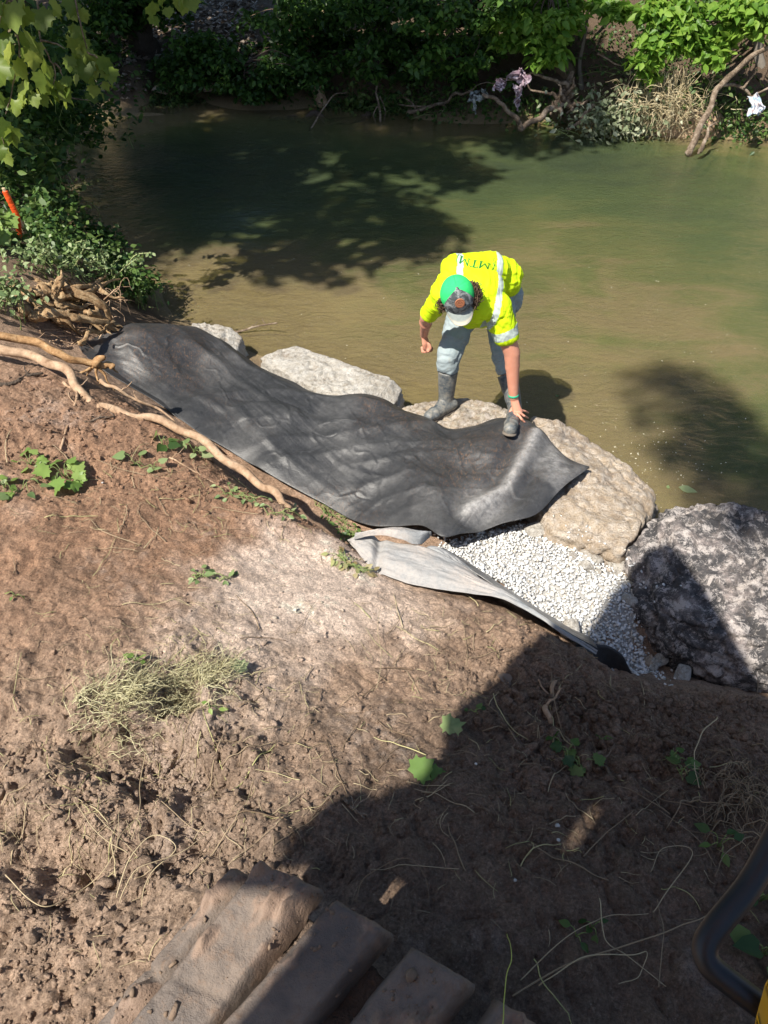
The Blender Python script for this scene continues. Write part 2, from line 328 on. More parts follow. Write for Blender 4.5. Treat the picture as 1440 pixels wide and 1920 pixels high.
# ---------------- water
wx = np.concatenate([np.arange(-30, -8, 1.), np.arange(-8, 10, .12), np.arange(10, 40, 1.)]); wy = np.concatenate([np.arange(-20, .5, .5), np.arange(.5, 16, .12), np.arange(16, 40, 1.)])
WX, WY = np.meshgrid(wx, wy); dep = np.clip(-smoothz(WX, WY)-.02*fbm(WX*1.5, WY*1.5, s=9), 0, 2)
a = M('creek_water'); co = a.coord(); dp = a.attr('depth')
st = a.noise(1.0, 6, .6, co, dist=1.4, sc3=(.55, 1.1, 1)); st2 = a.noise(3.5, 5, .65, co, dist=.8, sc3=(.6, 1.3, 1))
d2 = a.math('ADD', dp, a.math('MULTIPLY', a.math('SUBTRACT', st, .5), .42)); d2 = a.math('ADD', d2, a.math('MULTIPLY', a.math('SUBTRACT', st2, .5), .16))
st3 = a.noise(7, 6, .72, co, dist=2.2, sc3=(.5, 1.1, 1)); d2 = a.math('ADD', d2, a.math('MULTIPLY', a.math('SUBTRACT', st3, .5), .10))
turb = a.ramp(d2, [(.03, (.34, .265, .155)), (.12, (.26, .215, .115)), (.2, (.138, .15, .062)), (.3, (.084, .112, .048)), (.5, (.044, .06, .034))])
df = a.n.new('ShaderNodeBsdfDiffuse'); a.l.new(turb, df.inputs[0])
tr = a.n.new('ShaderNodeBsdfTransparent'); tr.inputs[0].default_value = (.75, .78, .55, 1)
m1 = a.n.new('ShaderNodeMixShader'); a.l.new(a.ramp(d2, [(0., .25), (.2, .55), (.5, .78)]), m1.inputs[0]); a.l.new(tr.outputs[0], m1.inputs[1]); a.l.new(df.outputs[0], m1.inputs[2])
rip = a.bump(a.math('MULTIPLY', a.noise(8, 5, .65, co, dist=1.6, sc3=(.7, 1.3, 1)), a.ramp(a.noise(.8, 3, .5, co), [(.35, .25), (.65, 1.)])), 1., .05, a.bump(a.noise(38, 3, .6, co, sc3=(.6, 1.2, 1)), .5, .008))
gl = a.n.new('ShaderNodeBsdfGlossy'); gl.inputs['Roughness'].default_value = .05; a.l.new(rip, gl.inputs['Normal'])
fr = a.n.new('ShaderNodeFresnel'); fr.inputs[0].default_value = 1.33; a.l.new(rip, fr.inputs['Normal'])
m2 = a.n.new('ShaderNodeMixShader'); a.l.new(fr.outputs[0], m2.inputs[0]); a.l.new(m1.outputs[0], m2.inputs[1]); a.l.new(gl.outputs[0], m2.inputs[2]); a.l.new(m2.outputs[0], a.out.inputs[0])
water = link('water', mesh_np('water', np.stack([WX, WY, WX*0], -1).reshape(-1, 3), grid_faces(len(wx), len(wy)), {'depth': dep.ravel()}), a.m, kind='structure')
# ---------------- modifiers baked to plain meshes
def bake(o, name=None):
    dg = bpy.context.evaluated_depsgraph_get(); me = bpy.data.meshes.new_from_object(o.evaluated_get(dg)); old = o.data
    o.modifiers.clear(); o.data = me; bpy.data.meshes.remove(old); me.name = name or o.name; return o
def remesh(o, vox, smooth=2, fac=.5):
    r = o.modifiers.new('r', 'REMESH'); r.mode = 'VOXEL'; r.voxel_size = vox
    if smooth: s = o.modifiers.new('s', 'SMOOTH'); s.factor = fac; s.iterations = smooth
    return bake(o)
def vco(me): v = np.empty(len(me.vertices)*3, np.float32); me.vertices.foreach_get('co', v); return v.reshape(-1, 3).astype(float)
def vno(me): v = np.empty(len(me.vertices)*3, np.float32); me.vertices.foreach_get('normal', v); return v.reshape(-1, 3).astype(float)
def setco(me, V): me.vertices.foreach_set('co', np.asarray(V, np.float32).ravel()); me.update()
def fattr(me, k, a): at = me.attributes.new(k, 'FLOAT', 'POINT'); at.data.foreach_set('value', np.asarray(a, np.float32))
# ---------------- boulders
def rockmat(name, light, dark, mid, stain, sc=1., blotch=.5, spk=0.):
    a = M(name); co = a.coord(); n = a.noise(3.2*sc, 8, .68, co, dist=.6); n2 = a.noise(14*sc, 6, .7, co); n3 = a.noise(70*sc, 4, .7, co)
    c = a.ramp(n, [(.3, dark), (blotch-.04, mid), (blotch+.12, light)])
    c = a.mix(a.ramp(n2, [(.42, 0.), (.62, .75)]), c, stain)
    c = a.mix(a.ramp(n3, [(.35, .55), (.65, 0.)]), c, tuple(x*.45 for x in mid))
    if spk: c = a.mix(a.ramp(a.noise(11, 9, .85, co, dist=.3), [(.50, 0.), (.56, spk)]), c, (.62, .56, .52))
    cr = a.noise(2.2*sc, 7, .62, co, dist=.8); c = a.mix(a.ramp(cr, [(.492, 0.), (.5, .55), (.508, 0.)]), c, (.09, .07, .055))
    b = a.bump(n3, .7, .008, a.bump(n2, .9, .03, a.bump(n, .5, .05)))
    return a.fin(c, .85, b, .25)
def boulder(pts, low, name, label, m, seed, group=None, disp=.03, vox=.018):
    bm = bmesh.new()
    for q in pts:
        p = P(*q); bm.verts.new(p)
    for q in low: bm.verts.new(q)
    bmesh.ops.convex_hull(bm, input=bm.verts[:]); bmesh.ops.delete(bm, geom=[v for v in bm.verts if not v.link_faces], context='VERTS')
    me = bpy.data.meshes.new(name); bm.to_mesh(me); bm.free(); o = link(name, me); remesh(o, vox, 1, .5)
    me = o.data; V = vco(me); N = vno(me); x, y, z = V.T
    d = disp*(fbm(x*2.6, y*2.6, z*2.6, s=seed, o=3)*.9); r = 1-np.abs(fbm(x*6+.3*z, y*6, z*9, s=seed+4, o=4)); d = d-disp*1.5*np.clip(r-.86, 0, 1)*4
    st = np.sin((z*2.2+x*.6+fbm(x*2, y*2, z*2, s=seed+9, o=2)*.6)*26); d += disp*.16*st+disp*.35*fbm(x*22, y*22, z*22, s=seed+2, o=3)
    setco(me, V+N*d[:, None]); me.materials.append(m); me.polygons.foreach_set('use_smooth', np.ones(len(me.polygons), bool)); tag(o, label, 'boulder', group); return o
def lowpts(l, z): return [(*P(px, py, zz)[:2], z) for px, py, zz in l]
white_rock = rockmat('pale_limestone', (.58, .55, .50), (.22, .17, .13), (.44, .40, .34), (.66, .64, .60), 1.9)
tan_rock = rockmat('tan_rock', (.48, .39, .29), (.20, .165, .14), (.40, .31, .22), (.62, .56, .49), 1.2, .52)
dark_rock = rockmat('dark_speckled_rock', (.46, .39, .36), (.045, .045, .05), (.10, .095, .095), (.05, .05, .055), 1.5, .52, .7)
lich_rock = rockmat('lichened_rock', (.50, .40, .29), (.08, .07, .055), (.30, .24, .18), (.56, .52, .44), 1.8, .5, .5)
boulder([(362,607,.3),(385,603,.3),(430,612,.28),(452,632,.22),(458,655,.12),(440,668,.2),(390,660,.3),(350,630,.3)], lowpts([(362,607,.3),(470,650,.1),(440,690,.2),(360,660,.3)], -.15),
    'boulder', 'small pale rock at the water edge behind the far left part of the black fabric', white_rock, 3, disp=.02, vox=.012)
boulder([(487,672,.33),(520,655,.35),(552,648,.34),(580,662,.36),(618,668,.38),(660,688,.38),(700,702,.38),(735,712,.37),(755,728,.3),(758,748,.2),(738,765,.25),(640,745,.4),(560,712,.38)],
    lowpts([(487,680,.3),(560,660,.3),(758,735,.2),(735,790,.2),(560,740,.3)], -.2), 'boulder', 'long whitish limestone boulder lying along the water between the black fabric and the creek', white_rock, 8, disp=.022, vox=.014)
boulder([(752,768,.36),(780,755,.4),(830,748,.43),(880,746,.45),(925,755,.46),(960,768,.45),(1000,790,.4),(960,830,.42),(860,810,.45),(790,792,.42)],
    lowpts([(740,770,.3),(880,752,.3),(1000,790,.3),(900,850,.3)], -.2), 'boulder', 'low tan and black blotched rock under the right boot of the person', lich_rock, 12, disp=.022, vox=.013)
boulder([(1000,782,.42),(1040,785,.40),(1090,808,.36),(1150,848,.36),(1195,890,.36),(1225,925,.34),(1236,950,.28),(1205,985,.52),(1170,1035,.54),(1110,1020,.52),(1035,995,.50),(985,930,.5),(1110,890,.5),(975,820,.46)],
    lowpts([(1000,790,.3),(1100,815,.1),(1240,940,.1),(1215,1010,.3),(1150,1060,.4),(1010,1000,.4)], -.25), 'boulder', 'big tan boulder with a flat top beside the right corner of the black fabric', tan_rock, 21, disp=.03)
boulder([(1178,1045,.50),(1225,965,.52),(1245,950,.56),(1300,938,.60),(1380,938,.62),(1460,950,.62),(1600,975,.6),(1640,1100,.6),(1560,1230,.5),(1440,1275,.35),(1340,1268,.3),(1270,1222,.36),(1180,1130,.44),(1250,1010,.64),(1440,1060,.66),(1330,1180,.56)],
    lowpts([(1220,980,.5),(1300,950,.3),(1540,960,.3),(1540,1220,.3),(1290,1240,.3),(1200,1120,.4)], -.3), 'boulder', 'large black and white speckled boulder at the right edge next to the gravel', dark_rock, 33, disp=.05, vox=.016)
for k, (q, s, lab) in enumerate([((1010,975,.5), .085, 'flat grey stone chunk tucked under the fabric edge against the tan boulder'),
      ((1165,1032,.52), .07, 'grey slab stone at the foot of the tan boulder'), ((1190,1050,.52), .05, 'small tan angular stone between the tan boulder and the speckled boulder'),
      ((1105,1020,.5), .055, 'rounded pale stone in the gravel under the tan boulder'), ((1225,1105,.47), .05, 'flat grey stone on the gravel beside the speckled boulder'),
      ((1185,1110,.5), .05, 'pale blue grey slab lying on the gravel'), ((1070,1172,.5), .07, 'large smooth pale slab at the shaded lower edge of the gravel'),
      ((1275,1272,.25), .06, 'pale wet stone in the muddy puddle below the gravel'), ((1245,1225,.3), .05, 'grey angular stone at the end of the gravel tail')]):
    c = P(*q); bm = bmesh.new(); r = random.Random(k+50)
    for _ in range(22):
        v = Vector((r.gauss(0, 1), r.gauss(0, 1), r.gauss(0, 1))).normalized(); bm.verts.new((v.x*s*1.25, v.y*s*.9, v.z*s*.5))
    bmesh.ops.convex_hull(bm, input=bm.verts[:]); bmesh.ops.bevel(bm, geom=bm.edges[:], offset=s*.06, segments=1, affect='EDGES')
    bmesh.ops.rotate(bm, verts=bm.verts[:], cent=(0, 0, 0), matrix=Matrix.Rotation(r.uniform(0, 6), 3, 'Z'))
    me = bpy.data.meshes.new('loose_stone'); bm.to_mesh(me); bm.free(); o = link('loose_stone', me, (white_rock, tan_rock)[k in (2,)], smooth=False); o.location = (c.x, c.y, max(gz(c.x, c.y)+.03+s*.32, .12)); tag(o, lab, 'stone')
rrs = random.Random(17)
for k in range(26):
    t_ = rrs.random(); q = [(1000, 985), (1060, 1030), (1120, 1062), (1170, 1075), (1215, 1100), (1235, 1180), (1250, 1230)]; f_ = t_*5.99; i_ = int(f_); f_ -= i_; px = q[i_][0]*(1-f_)+q[i_+1][0]*f_+rrs.gauss(0, 9); py = q[i_][1]*(1-f_)+q[i_+1][1]*f_+rrs.gauss(0, 9)
    c = P(px, py, .46); s = rrs.uniform(.018, .042); bm = bmesh.new()
    for _ in range(16): v = Vector((rrs.gauss(0, 1), rrs.gauss(0, 1), rrs.gauss(0, 1))).normalized(); bm.verts.new((v.x*s*1.3, v.y*s*.9, v.z*s*.6))
    bmesh.ops.convex_hull(bm, input=bm.verts[:]); me = bpy.data.meshes.new('rubble_stone'); bm.to_mesh(me); bm.free(); o = link('rubble_stone', me, [white_rock, white_rock, tan_rock][k % 3], smooth=False); o.location = (c.x, c.y, max(gz(c.x, c.y)+.03+s*.4, .1)); o.rotation_euler = (rrs.gauss(0, .3), rrs.gauss(0, .3), rrs.uniform(0, 6))
    tag(o, 'angular rubble chunk wedged between the gravel and the boulders', 'stone', 'rubble chunks along the boulders')
# ---------------- fabrics
def polyl(pts, t):
    p = np.array([list(P(*q)) for q in pts]); c = crom(p, 400); d = np.concatenate([[0], np.cumsum(np.linalg.norm(np.diff(c, axis=0), axis=1))]); d /= d[-1]
    return np.stack([np.interp(t, d, c[:, k]) for k in range(3)], -1)
def fabmat(name, c0, c1, dust, rough=.55, bsc=1.):
    a = M(name); co = a.coord(); n = a.noise(7, 6, .7, co, dist=.5); n2 = a.noise(160, 3, .7, co); mot = a.noise(22, 5, .7, co)
    c = a.mix(n, c0, c1); c = a.mix(a.ramp(mot, [(.5, 0.), (.75, .22)]), c, tuple(min(.4, x*2.2+.03) for x in c1)); c = a.mix(a.ramp(a.noise(60, 4, .8, co), [(.35, .35), (.6, 0.)]), c, tuple(x*.45 for x in c0))
    c = a.mix(a.math('MULTIPLY', a.attr('dust'), a.ramp(a.noise(30, 6, .75, co), [(.3, .25), (.65, 1.)])), c, dust)
    c = a.mix(a.math('MULTIPLY', a.attr('mud'), a.ramp(a.noise(26, 7, .8, co, dist=2., sc3=(2.2, .8, 1)), [(.53, 0.), (.63, .62)])), c, (.21, .115, .06))
    b = a.bump(n2, .5*bsc, .003, a.bump(a.noise(45, 5, .7, co, dist=1.), .35*bsc, .006))
    return a.fin(c, a.ramp(n, [(.3, rough-.1), (.7, rough+.12)]), b, .5)
blackfab = fabmat('black_geotextile', (.022, .023, .025), (.050, .051, .054), (.36, .35, .34), .43)
greyfab = fabmat('grey_geotextile', (.22, .235, .245), (.34, .35, .355), (.42, .37, .33), .85, 1.4)
UP = [(152,662,.72),(175,640,.74),(215,614,.70),(262,601,.68),(320,601,.60),(368,604,.52),(410,628,.47),(455,662,.47),(500,688,.49),(560,714,.50),(612,733,.52),(665,738,.53),(712,748,.52),(760,770,.50),(800,784,.5),(836,802,.50),(880,796,.52),(930,783,.54),(985,789,.56),(1022,812,.56),(1055,850,.55),(1105,874,.55)]
LO = [(160,672,.74),(198,700,.68),(240,728,.60),(300,770,.54),(370,815,.50),(440,855,.47),(500,890,.45),(560,920,.43),(630,955,.40),(690,985,.42),(740,990,.46),(790,990,.54),(830,1008,.60),(880,992,.60),(940,975,.60),(1003,962,.60),(1040,930,.59),(1075,900,.58),(1105,876,.55)]
nu, nv = 620, 300; u = np.linspace(0, 1, nu); v = np.linspace(0, 1, nv); U0 = polyl(UP, u); L0 = polyl(LO, u)
VV, UU = np.meshgrid(v, u, indexing='ij'); B = U0[None]*(1-VV)[..., None]+L0[None]*VV[..., None]
env = np.sin(np.pi*np.clip(VV, 0, 1))**.7*np.clip(np.minimum(UU, 1-UU)*9, 0, 1)
x, y = B[..., 0], B[..., 1]
def fold(f, ph, wu, wob, s, sharp=2.2):      # long ridged folds running roughly with the cloth
    t = VV*f+UU*wu+ph+wob*fbm(UU*3.2, VV*1.6, s=s, o=3); q = (t-np.floor(t)); return np.exp(-((q-.5)/.13)**2*sharp)*(.6+.6*vnoise(UU*6, np.floor(t)*3.1, s=s+3))
h = .085*fbm(x*1.4, y*1.4, s=71, o=3)+.06*env+.09*env*np.exp(-((UU-.14)/.10)**2-((VV-.35)/.3)**2)
left = 1/(1+np.exp((UU-.33)*18))
h += .020*env*(1-left*.75)*fold(2.6, .1, -1.7, .8, 80, .8)+.008*env*(1-left*.7)*fold(5.2, .3, -2.6, 1.1, 90, .8)*np.clip(.5+1.5*fbm(UU*4, VV*2, s=77, o=2), 0, 1)
h += .035*env*fold(2.2, .45, 1.6, .8, 100, .8)*np.exp(-((UU-.2)/.15)**2)
h += .004*fbm(UU*30-VV*14, VV*9+UU*6, s=95, o=3)*env+.016*fbm(UU*7-VV*3, VV*3+UU*2, s=96, o=3)*env
xw = x+.014*fbm(x*4, y*4, s=171, o=2); yw = y+.014*fbm(x*4+5, y*4, s=172, o=2)
def pline(pl, hh, w, wz=.5):
    D = np.full(x.shape, 9.); T = np.zeros(x.shape); q = [P(a_, b_, wz) for a_, b_ in pl]; nS = len(q)-1
    for i in range(nS):
        ax, ay, bx, by = q[i].x, q[i].y, q[i+1].x, q[i+1].y; t = np.clip(((xw-ax)*(bx-ax)+(yw-ay)*(by-ay))/((bx-ax)**2+(by-ay)**2), 0, 1); d = np.hypot(xw-ax-t*(bx-ax), yw-ay-t*(by-ay)); m = d < D; D = np.where(m, d, D); T = np.where(m, (i+t)/nS, T)
    return .25*hh*np.exp(-np.abs(D/w)**1.5)*np.sin(np.pi*np.clip(T*.9+.05, 0, 1))**.6
for pl, hh, w in [([(320,780),(400,752),(520,742),(640,752),(720,775)], .085, .075), ([(350,800),(450,800),(560,792),(650,805),(720,800)], .05, .05), ([(440,850),(540,826),(660,822),(780,812),(890,795)], .075, .06), ([(480,872),(600,852),(700,846),(800,850),(900,838)], .045, .04), ([(560,905),(640,876),(740,872),(850,866),(930,850)], .06, .05), ([(610,940),(690,905),(770,900),(840,925)], .05, .04), ([(650,965),(720,930),(790,935),(830,955)], .04, .035), ([(690,985),(750,960),(800,965)], .03, .03), ([(215,630),(290,675),(340,715)], .06, .07), ([(190,660),(250,700),(320,745)], .05, .05), ([(400,625),(450,680),(530,725)], .05, .06), ([(300,620),(370,660),(430,700)], .03, .05), ([(600,745),(660,785),(740,830),(800,880)], -.03, .04), ([(470,725),(520,760),(600,790)], -.035, .03), ([(360,745),(470,765),(560,768)], -.03, .03), ([(640,690+70),(670,800),(690,850)], .018, .012), ([(500,740),(520,762),(545,790)], .016, .012), ([(700,800),(720,835),(735,870)], .014, .010), ([(830,830),(850,860),(870,900)], .014, .012), ([(940,830),(1000,870),(1060,880)], .02, .03)]: h += pline(pl, hh, w)*np.clip(env*2, 0, 1)
cre = 1-np.abs(fbm(x*3.3+y, y*3.3-x*.6, s=97, o=3)); h += .006*np.clip(cre-.9, 0, 1)*10*env
pin = np.abs(fbm(UU*26+VV*7, VV*3.2, s=98, o=2)); h -= .003*np.clip(.12-pin, 0, 1)*8*np.clip((UU-.3)*6, 0, 1)
# rounded ridge and dusty crease near the right end
def segd(ax, ay, bx, by): t = np.clip(((x-ax)*(bx-ax)+(y-ay)*(by-ay))/((bx-ax)**2+(by-ay)**2), 0, 1); return np.hypot(x-ax-t*(bx-ax), y-ay-t*(by-ay)), t
A1, A2, A3 = P(1005, 822, .58), P(950, 915, .6), P(880, 955, .6)
d1, t1 = segd(A1.x, A1.y, A2.x, A2.y); d2, t2 = segd(A2.x, A2.y, A3.x, A3.y); dc = np.minimum(d1, d2)
h += .028*np.exp(-(dc/.055)**2)-.02*np.exp(-((dc-.11)/.05)**2)
edge = np.clip(1-np.minimum(VV, 1-VV)*14, 0, 1)
B[..., 2] += h-.035*np.clip(1-VV*10, 0, 1)*(UU < .93)
# keep the cloth above soil
g0 = smoothz(x, y); B[..., 2] = np.where(B[..., 2] < g0+.03, np.maximum(B[..., 2], g0+.015), B[..., 2])
dust = np.exp(-(dc/.038)**2)*.8+.75*np.exp(-((UU-.93)/.06)**2)*np.clip(fbm(x*6, y*6, s=61, o=4)*2.2+.35, 0, 1)*np.exp(-((VV-.6)/.4)**2)+.10*np.clip(fbm(x*3, y*3, s=62, o=4)*3, 0, 1)
e1 = P(905, 945, .6); dust += .7*np.exp(-((x-e1.x)**2+(y-e1.y)**2)/.02)
mudp = np.clip(fbm(x*1.8, y*1.8, s=63, o=3)*2+.3, 0, 1)+.9*G(x, y, *gp(330, 660, .6), .25)+1.*G(x, y, *gp(880, 880, .6), .22)+.8*G(x, y, *gp(930, 840, .6), .12)
fm = mesh_np('black_fabric', B.reshape(-1, 3), grid_faces(nu, nv)[:, ::-1], {'dust': np.clip(dust, 0, 1).ravel(), 'mud': np.clip(mudp, 0, 1).ravel()})
fab = link('black_fabric', fm, blackfab); sol = fab.modifiers.new('t', 'SOLIDIFY'); sol.thickness = .006; sol.offset = -1; bake(fab)
tag(fab, 'wide black geotextile sheet draped over the rocks along the bank', 'fabric')
fabtree = BVHTree.FromObject(fab, bpy.context.evaluated_depsgraph_get())
def fabz(x, y, d=.5):
    r = fabtree.ray_cast(Vector((x, y, 2.2)), Vector((0, 0, -1))); return r[0].z if r[0] else d
def coons(name, up, lo, m, label, nu=160, nv=60, amp=.012, seed=1, prof=None, thick=.005, dustv=.45):
    u = np.linspace(0, 1, nu); v = np.linspace(0, 1, nv); U0 = polyl(up, u); L0 = polyl(lo, u); VV, UU = np.meshgrid(v, u, indexing='ij')
    B = U0[None]*(1-VV)[..., None]+L0[None]*VV[..., None]
    B[..., 2] += amp*fbm(UU*5, VV*3, s=seed, o=4)*2+(prof(UU, VV) if prof else 0)
    d = np.clip(dustv+fbm(B[..., 0]*4, B[..., 1]*4, s=seed+3, o=4), 0, 1)
    o = link(name, mesh_np(name, B.reshape(-1, 3), grid_faces(nu, nv)[:, ::-1], {'dust': d.ravel(), 'mud': (d*.4).ravel()}), m)
    s = o.modifiers.new('t', 'SOLIDIFY'); s.thickness = thick; s.offset = -1; bake(o)
    return tag(o, label, 'fabric')
coons('grey_fabric', [(652,1014,.92),(690,1000,.92),(740,1016,.92),(790,1024,.93),(850,1052,.93),(905,1085,.93),(955,1115,.92),(1010,1150,.91),(1070,1190,.88),(1120,1222,.84)],
  [(658,1020,.9),(690,1058,.93),(720,1076,.94),(765,1092,.95),(815,1102,.96),(880,1112,.96),(940,1122,.955),(1000,1155,.94),(1060,1193,.91),(1118,1226,.86)], greyfab,
  'pale grey dusty fabric strip folded over the soil crest beside the gravel', amp=.01, seed=5, prof=lambda U, V: .018*np.sin(np.pi*V)**.8*np.sin(np.pi*np.clip(U, 0, 1))**.4-.035*np.exp(-((U-.13-V*.05)/.02)**2))
coons('grey_fabric', [(668,1004,.95),(700,996,.97),(738,989,.98),(775,993,.97),(803,998,.95),(808,1004,.92)], [(664,1012,.94),(690,1006,.97),(722,1004,.99),(755,1012,.98),(785,1022,.93),(806,1008,.9)], greyfab,
  'pale grey fabric flap with a rounded fold touching the lower lip of the black sheet', 90, 30, .006, 9, prof=lambda U, V: .03*np.sin(np.pi*V))
coons('grey_fabric', [(786,1030,.88),(815,1024,.88),(842,1034,.86),(868,1052,.84),(882,1068,.82)], [(800,1036,.9),(830,1046,.9),(858,1062,.9),(880,1080,.9),(900,1090,.9)], greyfab,
  'small grey fabric piece lying on the gravel edge right of the folded flap', 60, 30, .006, 14, prof=lambda U, V: .02*np.sin(np.pi*V))
# lip below the grey strip, black to stand for shade there; curled fabric end
coons('black_fabric', [(815,1040,.86),(870,1062,.9),(930,1102,.91),(1000,1147,.895),(1068,1188,.87),(1120,1216,.8)], [(830,1028,.5),(880,1056,.5),(940,1098,.5),(1005,1140,.49),(1060,1172,.47),(1110,1200,.46)], blackfab,
  'narrow lip hanging from the grey strip to the gravel, coloured black to stand for the shade there', 160, 24, .006, 19, thick=.004)
coons('black_fabric', [(1080,1204,.50),(1110,1206,.50),(1145,1214,.48),(1168,1232,.44),(1180,1256,.38),(1196,1278,.30)], [(1082,1215,.70),(1100,1240,.66),(1125,1262,.5),(1150,1272,.36),(1175,1280,.3),(1196,1284,.26)], blackfab,
  'curled black fabric end forming a dark hollow under the gravel tail', 80, 30, .004, 29, prof=lambda U, V: -.16*np.sin(np.pi*V)*np.sin(np.pi*U)**.6, dustv=-.8)
# ---------------- gravel
poly = np.array([(800,1022),(835,1003),(880,990),(940,978),(985,968),(1030,985),(1085,1020),(1120,1040),(1180,1060),(1215,1100),(1200,1140),(1225,1170),(1252,1215),(1262,1255),(1225,1262),(1180,1242),(1150,1212),(1095,1196),(1010,1150),(945,1100),(870,1052)], float)
def inpoly(p, q=poly):
    x, y = p[:, 0], p[:, 1]; r = np.zeros(len(p), bool); j = len(q)-1
    for i in range(len(q)):
        c = ((q[i, 1] > y) != (q[j, 1] > y)) & (x < (q[j, 0]-q[i, 0])*(y-q[i, 1])/(q[j, 1]-q[i, 1]+1e-12)+q[i, 0]); r ^= c; j = i
    return r
gw = np.array([list(P(a, b, .47))[:2] for a, b in poly])
lo_, hi_ = gw.min(0), gw.max(0)
def gravz(x, y): 
    return np.maximum(smoothz(x, y)+.03, .0)+.02*fbm(x*5, y*5, s=111, o=3)
sp = .0195; px_, py_ = np.meshgrid(np.arange(lo_[0], hi_[0], sp), np.arange(lo_[1], hi_[1], sp)); cand = np.stack([px_.ravel(), py_.ravel()], 1)+rng.uniform(-.009, .009, (px_.size, 2))
cand = cand[inpoly(cand, gw)]
stones = []
for k in range(10):
    bm = bmesh.new(); r = random.Random(k+5)
    for _ in range(13):
        v = Vector((r.gauss(0, 1), r.gauss(0, 1), r.gauss(0, 1))).normalized(); bm.verts.new((v.x*r.uniform(.85, 1.15), v.y*.78, v.z*.62))
    bmesh.ops.convex_hull(bm, input=bm.verts[:]); bmesh.ops.triangulate(bm, faces=bm.faces[:]); bm.verts.ensure_lookup_table(); bm.verts.index_update()
    us = [v for v in bm.verts if v.link_faces]; ix = {v.index: i for i, v in enumerate(us)}
    stones.append((np.array([v.co[:] for v in us]), np.array([[ix[v.index] for v in f.verts] for f in bm.faces]))); bm.free()
a = M('white_crushed_stone'); co = a.coord(); rn = a.n.new('ShaderNodeNewGeometry').outputs['Random Per Island']; oi = a.n.new('ShaderNodeObjectInfo').outputs['Random']
tt = a.math('FRACT', a.math('ADD', rn, oi)); gc = a.ramp(tt, [(0, (.42, .41, .39)), (.3, (.62, .62, .61)), (.8, (.76, .77, .77)), (.93, (.60, .52, .42)), (1, (.42, .42, .42))])
gravm = a.fin(a.mix(a.ramp(a.noise(60, 4, .7), [(.3, .45), (.6, 0.)]), gc, (.45, .45, .44)), .85, a.bump(a.noise(200, 3, .7), .4, .003), .25)
def rotm(r): q = r.normal(size=4); q /= np.linalg.norm(q); w, x, y, z = q; return np.array([[1-2*(y*y+z*z), 2*(x*y-z*w), 2*(x*z+y*w)], [2*(x*y+z*w), 1-2*(x*x+z*z), 2*(y*z-x*w)], [2*(x*z-y*w), 2*(y*z+x*w), 1-2*(x*x+y*y)]])
gs = rng.uniform(.0085, .0155, len(cand))*rng.choice([.8, 1, 1.15], len(cand)); zz = gravz(cand[:, 0], cand[:, 1]); order = np.argsort(-gs/np.hypot(cand[:, 0], cand[:, 1]))
big = set(order[:300].tolist()); SV, SF, n0 = [], [], 0; smesh = [mesh_np('gravel_stone', V, [Fq]) for V, Fq in stones]
for me in smesh: me.materials.append(gravm)
for i, (p, s, z) in enumerate(zip(cand, gs, zz)):
    Rm = rotm(rng); k = i % 10; loc = np.array([p[0], p[1], z+rng.uniform(0, .012)])
    if i in big:
        o = bpy.data.objects.new('gravel_stone', smesh[k]); COL.objects.link(o); s *= 1.12
        o.matrix_world = Matrix.Translation(loc+np.array([0, 0, .006])) @ Matrix(Rm.tolist()).to_4x4() @ Matrix.Scale(s, 4)
        tag(o, 'white crushed stone lying among others in the gravel bed between grey strip and boulders', 'gravel stone', 'crushed stones in the gravel bed')
    else: V, Fq = stones[k]; SV.append((V*s)@Rm.T+loc); SF.append(Fq+n0); n0 += len(V)
for _ in range(1500):
    p = cand[rng.integers(len(cand))]+rng.normal(0, .03, 2); s = rng.uniform(.005, .011); V, Fq = stones[_ % 10]; SV.append((V*s)@rotm(rng).T+np.array([p[0], p[1], gravz(p[0:1], p[1:2])[0]+.004])); SF.append(Fq+n0); n0 += len(V)
for _ in range(170):
    k_ = rng.integers(len(gw)); p = gw[k_]*(1-(t_ := rng.uniform()))+gw[(k_+1) % len(gw)]*t_; p = p+rng.normal(0, .06, 2)
    if p[1] < 2.3+.0*p[0] and p[0] < 1.0: continue
    r_ = None
    for ob in [o_ for o_ in COL.objects if o_.name.startswith('boulder')]:
        hit_ = ob.ray_cast(Vector((p[0], p[1], 2)), Vector((0, 0, -1)))
        if hit_[0] and (r_ is None or hit_[1].z > r_): r_ = hit_[1].z
    z_ = max(r_ or -9, gravz(p[0:1], p[1:2])[0]); s = rng.uniform(.005, .013); V, Fq = stones[_ % 10]; SV.append((V*s)@rotm(rng).T+np.array([p[0], p[1], z_+s*.4])); SF.append(Fq+n0); n0 += len(V)
link('gravel', mesh_np('gravel', np.vstack(SV), [np.vstack(SF)]), gravm, smooth=False, kind='stuff')
# stone dust sheet under the stones
gxx, gyy = np.meshgrid(np.linspace(lo_[0]-.05, hi_[0]+.05, 160), np.linspace(lo_[1]-.05, hi_[1]+.05, 160)); ins = inpoly(np.stack([gxx.ravel(), gyy.ravel()], 1), gw*.995+gw.mean(0)*.005)
gzz = gravz(gxx, gyy)-.004; Fq = grid_faces(160, 160); Fq = Fq[ins[Fq].all(1)]; 
link('stone_dust', mesh_np('stone_dust', np.stack([gxx, gyy, gzz], -1).reshape(-1, 3), [Fq]), simple('stone_dust', (.40, .39, .37), .95, .1, .3, 80, .8, .01), kind='stuff')
